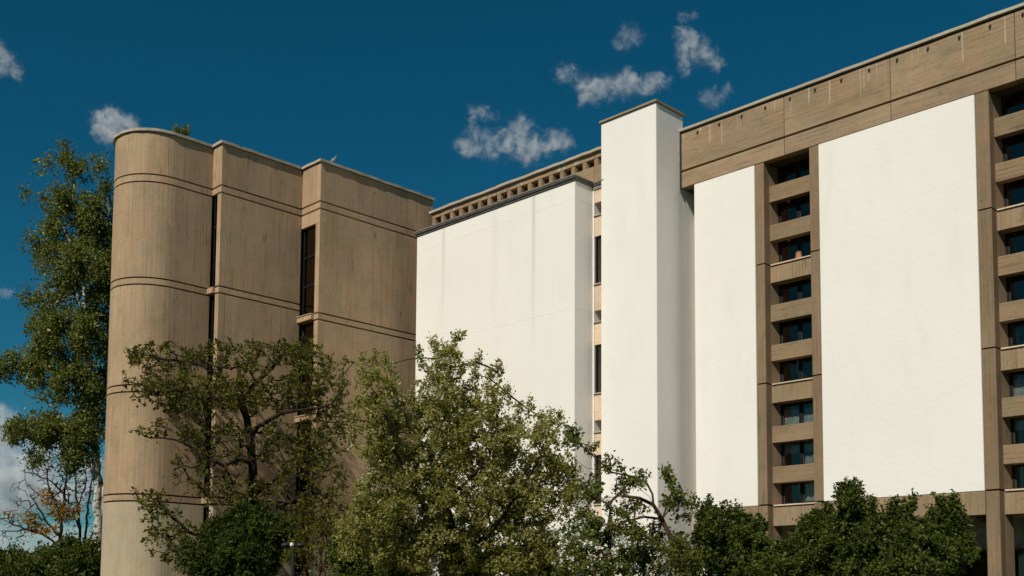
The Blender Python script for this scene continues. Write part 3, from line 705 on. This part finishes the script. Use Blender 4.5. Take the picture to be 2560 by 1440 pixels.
# maple against the tower
D_ = 35.2
build_plant('maple_tree', 'dark spreading maple with sparse leaf tufts standing before the concrete tower', 'tree', 11,
    [(652, 1440), (642, 1330), (634, 1240), (630, 1160), (622, 1090), (618, 1045)],
    [[(618, 1045), (600, 1008, 34.8), (560, 1003, 34.4), (500, 988, 34.0), (440, 975, 33.6), (380, 985, 33.4), (345, 965, 33.2)],
     [(618, 1045), (608, 1000, 35.4), (640, 955, 35.7), (680, 920, 36.0), (720, 870, 36.2)],
     [(622, 1090), (660, 1060, 34.8), (705, 1030, 34.4), (760, 1025, 34.0), (830, 1010, 33.6), (865, 960, 33.4)],
     [(630, 1160), (600, 1150, 34.6), (560, 1165, 34.1), (520, 1150, 33.7), (480, 1170, 33.4)],
     [(600, 1008, 34.8), (560, 950, 35.0), (500, 910, 35.2), (420, 900, 35.2), (350, 885, 35.2)],
     [(634, 1240), (660, 1215, 35.6), (740, 1165, 36.0), (800, 1110, 36.2), (850, 1090, 36.2)],
     [(642, 1300), (690, 1270, 34.8), (745, 1245, 34.4), (800, 1215, 34.2)],
     [(560, 1165, 34.1), (440, 1100, 33.7), (380, 1095, 33.4), (340, 1075, 33.2)],
     [(648, 1400), (560, 1380, 34.4), (470, 1330, 33.8), (400, 1260, 33.4), (350, 1235, 33.2)]],
    [(620, 890, 170, 40, 35.4, 1.4), (420, 900, 100, 45, 34.8, 1.2), (350, 890, 40, 25, 34.8, .8), (760, 890, 70, 50, 35.8, 1.4), (480, 985, 150, 55, 34.2, 1.6, 1.2), (360, 960, 50, 40, 33.6, .8), (650, 980, 120, 60, 35.2, 1.6),
     (790, 970, 80, 70, 34.8, 1.4), (860, 930, 25, 40, 34.2, .6), (430, 1075, 90, 30, 33.8, .8, .8), (350, 1080, 28, 14, 33.4, .5, 1.5), (840, 1060, 50, 80, 34.8, 1.2), (580, 1100, 130, 60, 34.6, 1.4, .6), (740, 1110, 110, 70, 35.2, 1.5, .8),
     (500, 1180, 70, 60, 33.8, 1.2, .6), (780, 1200, 90, 70, 34.8, 1.4, .8), (600, 1230, 110, 50, 34.7, 1.2, 1.), (800, 1290, 90, 60, 34.6, 1.3, 1.), (720, 1300, 80, 50, 34.6, 1.2), (570, 1320, 70, 50, 34.2, 1.), (400, 1270, 60, 45, 33.4, .8, 1.3), (350, 1240, 25, 20, 33.3, .5, 1.5), (440, 1350, 75, 55, 33.7, 1., 1.2), (520, 1400, 90, 45, 34.0, 1.)],
    D_, 3000, 'bark_dark', 'leaf_maple', .082, .045, 8, .0100, expo=2.35, dirs=True, clump=True, curve=.35, droop=.1, aspect=.75)

# blossoming pear in the middle
build_plant('pear_tree', 'dense olive-green pear tree in fading blossom before the white block', 'tree', 21,
    [(1160, 1440), (1150, 1400), (1130, 1330), (1115, 1260), (1105, 1180), (1110, 1080), (1120, 960), (1128, 880)],
    [[(1130, 1330), (1060, 1270, 23.2), (1010, 1180, 22.8), (970, 1080, 22.6), (955, 980, 22.6)],
     [(1115, 1260), (1180, 1190, 23), (1230, 1100, 22.8), (1245, 1010, 22.8)],
     [(1150, 1400), (1240, 1310, 23.2), (1310, 1220, 22.8), (1350, 1130, 22.6), (1380, 1060, 22.6)],
     [(1130, 1340), (1040, 1330, 23), (960, 1290, 22.6), (920, 1210, 22.4)],
     [(1105, 1180), (1050, 1100, 25), (1030, 1000, 25.4)], [(1105, 1180), (1170, 1080, 25), (1190, 990, 25.4)]],
    [(1120, 880, 45, 45, 24, .5), (1125, 940, 75, 60, 24, .9), (1100, 1010, 125, 70, 24, 1.3), (955, 960, 62, 55, 23, .8), (930, 1060, 60, 90, 23, .9), (1050, 1110, 150, 110, 24, 1.6), (1200, 1080, 110, 90, 23.6, 1.3), (1245, 980, 28, 45, 23.2, .5),
     (1330, 1110, 75, 60, 23.2, .9), (1385, 1080, 25, 35, 23, .4), (1410, 1190, 45, 70, 23.2, .8), (1340, 1220, 110, 90, 23.6, 1.3), (1210, 1230, 160, 110, 24, 1.7), (1010, 1250, 130, 120, 23.8, 1.6), (920, 1330, 80, 100, 23.4, 1.), (1080, 1370, 150, 80, 24, 1.5), (1280, 1370, 140, 80, 24, 1.5)],
    24.0, 3000, 'bark_dark', 'leaf_pear', .056, .055, 19, .006, curve=.3, up=.15, pen=.6, shell=0., droop=-.1,
    blossom=('petal_cream', 1000, [(1100, 1000, 150, 130, 24, 1.5), (1010, 1200, 150, 180, 23.6, 1.5), (1300, 1150, 130, 110, 23.4, 1.2)], .055),
    shoots=[[(1128, 880), (1140, 850), (1148, 832)], [(1100, 900), (1085, 870), (1082, 845)], [(1060, 930), (1050, 895), (1046, 868)], [(905, 960), (905, 920), (908, 890)], [(935, 950), (932, 910), (936, 882)], [(970, 940), (965, 905), (962, 885)],
            [(1180, 940), (1190, 905), (1200, 890)], [(1240, 970), (1246, 930), (1248, 912)], [(1215, 980), (1222, 945), (1226, 925)], [(1275, 1020), (1270, 985), (1268, 965)], [(1320, 1060), (1322, 1025), (1328, 1000)], [(1290, 1060), (1296, 1030), (1300, 1008)],
            [(1378, 1090), (1375, 1055), (1376, 1030)], [(1395, 1090), (1400, 1050), (1398, 1030)], [(1350, 1080), (1356, 1050), (1352, 1030)]])

# arching apple tree
_rg = np.random.default_rng(77); TWIGS = []
for path in ([(1617, 1208), (1590, 1193), (1560, 1187), (1530, 1181), (1505, 1160), (1470, 1128), (1440, 1103), (1412, 1090)], [(1600, 1246), (1560, 1240), (1505, 1246), (1455, 1258)], [(1678, 1235), (1682, 1205), (1672, 1182)], [(1690, 1250), (1720, 1265), (1740, 1290)], [(1610, 1292), (1560, 1305), (1520, 1330)]):
    for (xa, ya), (xb, yb) in zip(path, path[1:]):
        for q in range(2):
            t_ = _rg.random(); x_, y_ = xa+(xb-xa)*t_, ya+(yb-ya)*t_; an_ = _rg.choice([-1.3, 1.2])+_rg.normal(0, .5); L_ = _rg.uniform(14, 40); dd = 18.7+_rg.normal(0, .1)
            TWIGS.append([(x_, y_, 18.8), (x_-6+L_*.5*math.cos(an_), y_+L_*.5*math.sin(an_), dd), (x_-10+L_*math.cos(an_), y_+L_*math.sin(an_), dd)])
build_plant('apple_tree', 'apple tree with an arching reddish limb and white blossom beside the white shaft', 'tree', 31,
    [(1712, 1440), (1695, 1390), (1672, 1335), (1655, 1298), (1634, 1262)],
    [[(1634, 1262), (1631, 1235), (1617, 1208), (1590, 1193), (1560, 1187), (1530, 1181, 18.8), (1505, 1160, 18.7), (1470, 1128, 18.6), (1440, 1103, 18.5), (1412, 1090, 18.4)],
     [(1634, 1262), (1600, 1246, 18.8), (1560, 1240, 18.6), (1505, 1246, 18.4), (1455, 1258, 18.2), (1420, 1270, 18)],
     [(1640, 1268), (1622, 1240), (1590, 1215), (1555, 1190)],
     [(1655, 1298), (1666, 1268), (1678, 1235), (1682, 1205), (1672, 1182)],
     [(1660, 1300), (1690, 1250), (1720, 1265), (1740, 1290)],
     [(1655, 1300), (1610, 1292, 18.7), (1560, 1305, 18.5), (1520, 1330, 18.4)],
     [(1695, 1390), (1640, 1375, 18.6), (1570, 1370, 18.4), (1500, 1390, 18.2)],
     [(1530, 1181, 18.8), (1500, 1175, 18.7), (1465, 1170, 18.6), (1440, 1150, 18.5)]],
    [(1570, 1275, 70, 25, 18.8, .5, .6), (1560, 1215, 50, 12, 18.8, .3, .7), (1600, 1185, 25, 14, 18.9, .2, 2), (1470, 1215, 45, 40, 18.6, .4), (1430, 1110, 22, 22, 18.5, .2, 2), (1685, 1235, 28, 38, 19, .3, 1.4), (1672, 1190, 12, 14, 19, .1, 2), (1715, 1285, 28, 30, 19, .3),
     (1540, 1340, 100, 45, 18.6, .7), (1640, 1350, 70, 50, 18.9, .6), (1450, 1330, 60, 60, 18.4, .7), (1480, 1410, 110, 40, 18.4, .8), (1620, 1415, 100, 35, 18.7, .7), (1720, 1390, 50, 50, 19, .6)],
    19.0, 1100, 'bark_brown', 'leaf_apple', .052, .04, 7, .0045, curve=.3, up=.05, rmax=.042, blossom=('petal_white', 240, [(1480, 1370, 110, 70, 18.4, .8), (1600, 1400, 90, 40, 18.7, .6)], .045), droop=.1,
    shoots=TWIGS+[[(1672, 1200), (1664, 1188), (1668, 1178)], [(1440, 1103), (1440, 1085), (1441, 1066)]])

# shrubs
def shrub(name, label, seed, ells, d, ntips, leaf, size, spread, per, bark='bark_grey', r0=.004, shoots=(), group='garden shrubs', blossom=None, frac=1.):
    cx = np.mean([e[0] for e in ells[:4]]); rng = np.random.default_rng(seed); gb = at_d(cx, 1500, d)
    limbs = []; shoots = list(shoots)
    if d < 31:      # loose lobes instead of one dome
        ells = [(x, y+ry*.10, rx*.84, ry*.86, dd, rz) for x, y, rx, ry, dd, rz in ells]
        for x, y, rx, ry, dd, rz in list(ells):
            for q in range(4):
                a_ = rng.uniform(-1, 1); rr = rng.uniform(11, 21)*min(1.2, 20/d+.2); ells.append((x+a_*rx, y-ry*math.sqrt(1-a_*a_*.9)*rng.uniform(.75, 1.1), rr, rr*rng.uniform(.8, 1.5), dd+rng.uniform(-.4, .4), rr*dd/FPX*1.2, 3.5))
    for e in ells:
        for q in range(max(2, int(e[2]/9))):
            a_ = rng.uniform(-1, 1); x_ = e[0]+a_*e[2]*.9; y_ = e[1]-e[3]*math.sqrt(max(0, 1-a_*a_*.81))*.8; L_ = rng.uniform(10, 52)*rng.random()+8
            if y_ < 1430: shoots.append([(x_, y_+20), (x_+rng.uniform(-4, 4), y_-L_*.4), (x_+rng.uniform(-9, 9), y_-L_)])
    for k in range(7):
        e = ells[k % min(5, len(ells))]; limbs.append([(cx, 1560), ((cx+e[0])/2+rng.uniform(-10, 10), (1560+e[1])/2), (e[0], e[1]+e[3]*.4)])
    return build_plant(name, label, 'shrub', seed, [(cx, 1600), (cx+3, 1560), (cx, 1500)], limbs, ells, d, ntips, bark, leaf, size, spread, per, r0, group, ('stems', 'foliage'), rmax=.035, shell=0., gap=1.2, gk=(6.5 if d < 21 else 3.6), droop=-.1, shoots=shoots, blossom=blossom, frac=frac, up=.1)
shrub('garden_shrub', 'leafy shrub with upright shoots between the apple tree and the rounded shrubs', 41, [(1790, 1360, 70, 50, 20, .7), (1860, 1370, 60, 55, 20, .7), (1820, 1420, 120, 50, 20, .9), (1760, 1330, 30, 30, 20, .4), (1890, 1420, 55, 45, 20, .6)], 20, 620, 'leaf_shrub', .058, .045, 14,
      shoots=[[(1772, 1330), (1774, 1295), (1778, 1268)], [(1806, 1330), (1808, 1290), (1812, 1256)], [(1824, 1335), (1826, 1300), (1828, 1262)], [(1842, 1320), (1845, 1300), (1848, 1285)], [(1898, 1340), (1900, 1310), (1899, 1288)], [(1860, 1330), (1862, 1305), (1868, 1295)]])
shrub('garden_shrub', 'small rounded shrub left of the big right-hand shrub', 42, [(2030, 1378, 55, 42, 17.5, .6), (2055, 1330, 26, 30, 17.5, .35), (1990, 1420, 65, 40, 17.5, .7), (2070, 1410, 60, 50, 17.5, .6), (1960, 1430, 40, 25, 17.5, .4)], 17.5, 560, 'leaf_shrub', .05, .042, 15,
      shoots=[[(2055, 1310), (2056, 1290), (2054, 1283)]])
shrub('garden_shrub', 'big bushy dark green shrub under the wide white panel', 43, [(2150, 1338, 60, 48, 16.5, .7), (2255, 1345, 78, 45, 16.5, .8), (2340, 1372, 60, 62, 16.5, .7), (2230, 1412, 165, 52, 16.5, 1.), (2120, 1275, 22, 28, 16.5, .25), (2375, 1310, 22, 25, 16.5, .25), (2400, 1400, 28, 35, 16.5, .3)], 16.5, 950, 'leaf_shrub', .05, .042, 16,
      shoots=[[(2120, 1270), (2112, 1248), (2105, 1232)], [(2125, 1262), (2132, 1245), (2140, 1238)], [(2280, 1290), (2280, 1265), (2284, 1238)], [(2180, 1290), (2178, 1262), (2176, 1246)], [(2230, 1285), (2238, 1262), (2240, 1252)], [(2330, 1310), (2334, 1290), (2328, 1270)], [(2365, 1300), (2368, 1285), (2362, 1272)], [(2385, 1320), (2398, 1300), (2405, 1288)]])
shrub('dark_shrub', 'dark green shrub at the foot of the maple', 44, [(610, 1390, 110, 65, 29, 1.2), (680, 1350, 65, 55, 29, .8), (520, 1410, 80, 55, 29, .8), (630, 1335, 60, 40, 29, .7), (560, 1360, 60, 40, 29, .7)], 29, 1100, 'leaf_dark', .085, .09, 18)
shrub('twiggy_shrub', 'brown twiggy half-bare shrub between the maple and the pear tree', 45, [(800, 1370, 55, 70, 27.5, .9), (840, 1400, 50, 60, 27.5, .8), (760, 1410, 40, 45, 27.5, .6)], 27.5, 420, 'leaf_maple', .07, .06, 4, bark='bark_brown', r0=.007, frac=.35)
shrub('dark_shrub', 'low green shrub mass under the pear tree', 46, [(900, 1420, 70, 45, 25.5, .8), (1000, 1425, 80, 40, 25.5, .8), (870, 1380, 40, 40, 25.5, .6), (1180, 1420, 90, 40, 25.5, .8), (1350, 1425, 100, 40, 25.5, .8)], 25.5, 800, 'leaf_shrub', .075, .08, 16)
shrub('hedge_shrub', 'broad green hedge shrub left of the tower foot', 47, [(200, 1420, 65, 50, 42, 1.6), (110, 1425, 80, 40, 42, 1.6), (40, 1432, 60, 28, 42, 1.6), (-40, 1430, 60, 30, 42, 1.6), (160, 1400, 50, 35, 42, 1.2)], 42, 1100, 'leaf_shrub', .12, .13, 15, group=None)

# poplar behind the tower
D_ = 47.
build_plant('poplar_tree', 'tall pale-barked poplar rising behind the rounded end of the tower', 'tree', 51,
    [(252, 1470), (250, 1400), (246, 1310), (244, 1230), (238, 1150), (232, 1050), (224, 900), (212, 740), (196, 580), (180, 450), (166, 365), (160, 330)],
    [[(246, 1310), (262, 1220), (280, 1100), (290, 960), (290, 800), (275, 600), (268, 470), (266, 400)],
     [(244, 1230), (222, 1150), (195, 1090), (160, 1040), (110, 1000), (60, 985)],
     [(238, 1150), (200, 1115), (150, 1100), (90, 1080), (40, 1065)],
     [(232, 1050), (200, 960), (150, 900), (100, 880), (40, 920), (10, 925)],
     [(224, 900), (190, 820), (140, 770), (80, 745), (50, 740)],
     [(218, 800), (180, 700), (130, 640), (80, 625), (50, 635)],
     [(205, 660), (165, 580), (120, 510), (80, 480), (50, 470)],
     [(190, 520), (150, 460), (120, 410), (105, 385)]],
    [(163, 370, 18, 45, 47, .5), (185, 430, 45, 45, 47, .9), (118, 425, 22, 35, 47, .5), (60, 480, 22, 22, 47, .4), (150, 500, 55, 45, 47, 1.), (255, 430, 28, 50, 47, .7), (215, 540, 70, 70, 47, 1.4), (130, 590, 55, 50, 47, 1.), (65, 640, 32, 22, 47, .5), (190, 680, 95, 80, 47, 1.7), (95, 745, 50, 40, 47, .8),
     (180, 830, 105, 75, 47, 1.8), (70, 910, 75, 45, 47, 1., 1.4), (20, 930, 35, 28, 47, .5, 1.6), (170, 950, 100, 60, 47, 1.6), (110, 1075, 90, 45, 47, 1.3, 1.5), (50, 1080, 45, 32, 47, .8, 1.6), (210, 1100, 55, 80, 47, 1.2), (80, 1145, 32, 26, 47, .5, 1.6), (150, 1150, 60, 40, 47, .8), (240, 1000, 50, 120, 47, 1.2), (280, 700, 40, 250, 47.5, 1.5)],
    D_, 3300, 'bark_white', 'leaf_poplar', .088, .13, 13, .010, expo=2.25, curve=.3, up=.1, droop=.3, aspect=.8, step=.4, wob=.04, gap=.8, gk=1.3)
# bare trees
D_ = 56.
bare_ells = [(130, 1180, 60, 45, D_, 1.2), (60, 1230, 40, 40, D_, 1.), (30, 1300, 45, 35, D_, 1.), (160, 1240, 50, 50, D_, 1.2), (40, 1345, 50, 25, D_, .8), (110, 1290, 50, 40, D_, 1.)]
t = build_plant('bare_tree', 'nearly bare tree with a few orange-yellow leaf clusters left of the tower', 'tree', 61,
    [(156, 1470), (154, 1400), (150, 1340), (155, 1280), (162, 1220), (168, 1170)],
    [[(150, 1340), (120, 1310), (95, 1270), (75, 1235)], [(154, 1370), (105, 1335), (60, 1322), (10, 1300), (-20, 1280)], [(162, 1240), (130, 1205), (90, 1185), (50, 1175)], [(168, 1190), (172, 1150), (160, 1110)], [(155, 1290), (130, 1240), (118, 1200), (118, 1150)], [(100, 1333), (70, 1325), (20, 1328), (-10, 1330)]],
    bare_ells, D_, 520, 'bark_dark', None, .1, .1, 4, .013, expo=2.5, curve=.35, step=.35, wob=.05, pen=.1)
rng2 = np.random.default_rng(5)
yp = crown_points(rng2, [(118, 1235, 22, 14, D_, .8), (130, 1260, 28, 12, D_, .8), (80, 1300, 22, 16, D_, .8), (150, 1285, 22, 22, D_, .8), (175, 1275, 28, 20, D_, .8), (95, 1325, 35, 10, D_, .6), (25, 1285, 12, 10, D_, .4), (130, 1325, 25, 10, D_, .5), (180, 1300, 12, 12, D_, .4)], 260)
m_ = leaves('leaf_cluster', yp, rng2, .12, .10, 7, .1); co = np.empty(len(m_.vertices)*3, np.float32); m_.vertices.foreach_get('co', co); m_.vertices.foreach_set('co', (co.reshape(-1, 3)-np.array(t.loc, dtype=np.float32)).ravel()); m_.update(); mesh_obj('leaf_cluster', m_, 'leaf_yellow', t.o)
build_plant('bare_tree', 'bare forked tree close beside the tower edge', 'tree', 62,
    [(206, 1470), (204, 1400), (200, 1340), (196, 1280), (190, 1220), (185, 1160)],
    [[(204, 1390), (216, 1320), (222, 1250), (230, 1190), (236, 1160)], [(200, 1330), (185, 1290), (172, 1260), (165, 1210)], [(206, 1380), (228, 1340), (245, 1300), (255, 1270)], [(196, 1270), (212, 1220), (216, 1170)]],
    [(190, 1210, 35, 60, 57, 1.), (225, 1220, 30, 60, 57, 1.), (235, 1310, 25, 40, 57, .8), (185, 1300, 20, 30, 57, .6)], 57., 360, 'bark_dark', None, .1, .1, 4, .013, expo=2.5, curve=.35, step=.35, wob=.05, pen=.1)
# weeds on the tower roof
gz = lambda x, y, z: CAM + ray(x, y)*((z-1.6)/ray(x, y)[2])
for k, (x, y, h, lab) in enumerate(((436, 337, .22, 'left-hand small weed sprouting behind the tower coping'), (457, 341, .30, 'taller right-hand weed sprouting behind the tower coping'))):
    p0 = gz(x, y, 17.27); p0 = p0 + np.array([F[0], F[1], 0])*.25; p0[2] = 17.05
    pl = Plant(70+k); pl.limb([p0, p0+np.array([.01, 0, .28]), p0+np.array([.0, .02, .30+h])], .08, .008)
    tp = p0+np.array([0, 0, .34+h*.5])+np.random.default_rng(k).normal(0, 1, (22, 3))*np.array([.09, .09, h*.4]); pl.grow(tp, step=.06, wob=.005)
    th = Thing('roof_weed', lab, 'weed', tuple(p0), 'weeds on the tower roof')
    for nm, m_, mt in (('stem', pl.mesh('stem', .004), 'bark_grey'), ('foliage', leaves('foliage', np.array(pl.pos)[pl.tips], np.random.default_rng(k+9), .07, .03, 9), 'leaf_poplar')):
        co = np.empty(len(m_.vertices)*3, np.float32); m_.vertices.foreach_get('co', co); m_.vertices.foreach_set('co', (co.reshape(-1, 3)-p0.astype(np.float32)).ravel()); m_.update(); mesh_obj(nm, m_, mt, th.o)

# ------------------------------------------------------------------ garden lamp post by the twiggy shrub
lp = at_d(733, 1360, 26.5); lx, ly, lz = lp
LP = Thing('lamp_post', 'thin black garden lamp post with a small white box under the maple', 'street lamp', (lx, ly, 0))
bm = bmesh.new(); tube(bm, [(lx, ly, 0), (lx, ly, .5), (lx, ly, lz-.12)], [.055, .045, .04], 10); LP.add('pole', bm, 'iron_black')
bm = bmesh.new(); tube(bm, [(lx-.16, ly-.16, lz+.02), (lx, ly, lz-.02), (lx+.16, ly+.16, lz+.02)], .018, 6); LP.add('crossarm', bm, 'iron_black')
for s_ in (-1, 1):
    bm = bmesh.new(); c_ = Vector((lx+s_*.13, ly+s_*.13, lz-.02)); rings = []
    for rr, zz in ((.02, .05), (.10, .03), (.12, 0.), (.10, -.05), (.05, -.08)): rings.append([bm.verts.new(c_+Vector((rr*math.cos(2*math.pi*k/14), rr*math.sin(2*math.pi*k/14), zz))) for k in range(14)])
    for a, b in zip(rings, rings[1:]):
        for k in range(14): bm.faces.new((a[k], a[(k+1) % 14], b[(k+1) % 14], b[k]))
    bm.faces.new(rings[0]); bm.faces.new(rings[-1]); LP.add('lamp_head', bm, 'iron_black', smooth=True)
LP.box('switch_box', 'lamp_white', lx-.04, lx+.04, ly-.07, ly-.01, lz-.05, lz+.03, .006)

# ------------------------------------------------------------------ far glass office block
c_ = at_d(42, 1440, 650.); fx, fy = c_[0], c_[1]
FB = Thing('far_building', 'distant blue-green glass office block above the hedge', 'building', (fx, fy, 0))
hgt = at_d(42, 1377, 650.)[2]; hw = 7.0
bm = bmesh.new(); prism(bm, [(fx-hw*.95, fy-hw*.35), (fx+hw*.35, fy-hw*.95), (fx+hw*.95, fy+hw*.35), (fx-hw*.35, fy+hw*.95)], 0, hgt); FB.add('facade', bm, 'far_facade')
nfl = 8
for k in range(nfl):
    z0 = hgt-2.2-k*3.0
    bm = bmesh.new(); q = 1.012; prism(bm, [(fx-hw*.95*q, fy-hw*.35*q), (fx+hw*.35*q, fy-hw*.95*q), (fx+hw*.95*q, fy+hw*.35*q), (fx-hw*.35*q, fy+hw*.95*q)], z0-1.1, z0+.6); FB.add('window_band', bm, 'glass_far')

# ------------------------------------------------------------------ clouds (volumes)
def cloud(label, blobs, dist, dens, seed, thick=.7, nscale=1.0, thr=.5):
    """blobs: px, py, radius px"""
    pxm = dist/FPX; cs = [at_d(x, y, dist)+F*random.Random(seed*31+i).uniform(-.3, .3)*r*pxm for i, (x, y, r) in enumerate(blobs)]; rs = [r*1.14*pxm for *_, r in blobs]
    cen = np.mean(cs, axis=0); bm = bmesh.new()
    for c, r in zip(cs, rs): bmesh.ops.create_icosphere(bm, subdivisions=3, radius=r*1.45, matrix=Matrix.Translation(Vector(c-cen)))
    me = from_bm(bm, 'cloud'); o = bpy.data.objects.new('cloud', me); COL.objects.link(o)
    md = o.modifiers.new('r', 'REMESH'); md.mode = 'VOXEL'; md.voxel_size = min(rs)*.28
    dg = bpy.context.evaluated_depsgraph_get(); m2 = bpy.data.meshes.new_from_object(o.evaluated_get(dg)); o.modifiers.clear(); o.data = m2; m2.name = 'cloud'
    o.location = cen
    m, nt, out = newmat('cloud_%d' % seed); m2.materials.clear(); m2.materials.append(m)
    tc = N(nt, 'ShaderNodeTexCoord'); p = tc.outputs['Object']
    R_ = float(np.mean(rs))
    wv = N(nt, 'ShaderNodeTexNoise'); wv.inputs['Scale'].default_value = 1.1/R_*nscale; wv.inputs['Detail'].default_value = 5; nt.links.new(p, wv.inputs['Vector'])
    wp = N(nt, 'ShaderNodeVectorMath', operation='MULTIPLY_ADD'); sub = N(nt, 'ShaderNodeVectorMath', operation='SUBTRACT'); nt.links.new(wv.outputs['Color'], sub.inputs[0]); sub.inputs[1].default_value = (.5, .5, .5)
    nt.links.new(sub.outputs[0], wp.inputs[0]); wp.inputs[1].default_value = (R_*1.1,)*3; nt.links.new(p, wp.inputs[2])
    f = None
    for c, r in zip(cs, rs):
        dd = N(nt, 'ShaderNodeVectorMath', operation='DISTANCE'); nt.links.new(wp.outputs[0], dd.inputs[0]); dd.inputs[1].default_value = tuple(c-cen)
        q_ = math_(nt, 'MULTIPLY', dd.outputs['Value'], 1.25/r); v = math_(nt, 'EXPONENT', math_(nt, 'MULTIPLY', math_(nt, 'MULTIPLY', q_, q_), -1.))
        f = v if f is None else math_(nt, 'ADD', f, v)
    f = math_(nt, 'MINIMUM', f, 1.15)
    ns = N(nt, 'ShaderNodeTexNoise'); ns.inputs['Scale'].default_value = 1.6/R_*nscale; ns.inputs['Detail'].default_value = 8; ns.inputs['Roughness'].default_value = .66
    off = N(nt, 'ShaderNodeVectorMath', operation='ADD'); nt.links.new(wp.outputs[0], off.inputs[0]); off.inputs[1].default_value = (seed*37.3, seed*11.1, 0); nt.links.new(off.outputs[0], ns.inputs['Vector'])
    g = math_(nt, 'ADD', f, math_(nt, 'MULTIPLY_ADD', ns.outputs[0], 4.6, -4.6*thr))
    dn = math_(nt, 'MULTIPLY', mapr(nt, g, .50, 2.6), dens*.95/R_)
    edge = mapr(nt, f, .08, .55); dn = math_(nt, 'MULTIPLY', dn, edge)
    pv = N(nt, 'ShaderNodeVolumePrincipled'); pv.inputs['Color'].default_value = (.95, .94, .96, 1); pv.inputs['Anisotropy'].default_value = .0; nt.links.new(dn, pv.inputs['Density'])
    nt.links.new(pv.outputs[0], out.inputs['Volume'])
    m.volume_intersection_method = 'FAST' if hasattr(m, 'volume_intersection_method') else None
    tag(o, label, 'cloud', 'clouds in the sky'); return o
CD = 1500.
cloud('ragged white cloud left of the white shaft, above the slotted attic', [(1185, 285, 28), (1225, 285, 24), (1180, 350, 38), (1230, 375, 40), (1280, 345, 40), (1310, 310, 30), (1340, 370, 42), (1390, 350, 36), (1415, 355, 26), (1310, 390, 30), (1160, 375, 25)], CD, 2.2, 1)
cloud('ragged cloud just behind the top of the white shaft', [(1400, 185, 26), (1430, 175, 25), (1460, 215, 32), (1500, 225, 36), (1545, 215, 36), (1590, 225, 32), (1630, 205, 34), (1655, 200, 24), (1575, 190, 22), (1470, 240, 30)], CD, 1.9, 2)
cloud('torn upright cloud right of the white shaft', [(1715, 100, 32), (1740, 115, 34), (1775, 140, 32), (1795, 160, 22), (1710, 150, 28), (1715, 185, 22), (1700, 75, 20)], CD, 1.7, 3)
cloud('faint wisp of cloud above the roof edge', [(1760, 240, 24), (1795, 235, 28), (1820, 225, 18), (1785, 265, 20)], CD, .7, 4)
cloud('faint thin cloud high above the white shaft', [(1575, 75, 26), (1560, 100, 28), (1590, 95, 24), (1540, 110, 20)], CD, .6, 5)
cloud('small puffy cloud above the rounded end of the tower', [(270, 310, 38), (300, 315, 38), (255, 315, 30), (325, 310, 24), (275, 340, 34), (270, 290, 22)], CD, 2.3, 6)
cloud('small cloud cut by the left picture edge', [(-5, 130, 34), (10, 155, 28), (35, 170, 24), (40, 190, 18), (-25, 160, 40)], CD, 1.5, 7)
cloud('grey-white cloud bank low on the left horizon', [(0, 1060, 50), (-40, 1100, 70), (30, 1180, 55), (-20, 1230, 70), (60, 1240, 55), (110, 1200, 50), (150, 1090, 45), (100, 1130, 50), (180, 1240, 60), (20, 1290, 40), (230, 1180, 50)], 2600., 3.2, 8, thr=.42)
cloud('thin cloud veil behind the poplar crown', [(130, 735, 34), (160, 745, 28), (105, 745, 22), (220, 740, 40)], CD, .9, 9)
cloud('tiny cloud fleck near the left picture edge', [(15, 735, 16), (25, 730, 12), (5, 730, 12)], CD, .8, 10)
cloud('small faint wisp at the top right of the white shaft', [(1715, 42, 18), (1735, 40, 14), (1700, 45, 12)], CD, .5, 11)
cloud('added thin haze veil over the sky above the far office block', [(-30, 1345, 45), (30, 1340, 42), (90, 1350, 45), (150, 1345, 45), (210, 1350, 45), (260, 1345, 40), (20, 1390, 40), (100, 1395, 40), (180, 1395, 40)], 2900., 1.6, 12, thr=.42)  # haze veil added only to mute the teal of the horizon sky
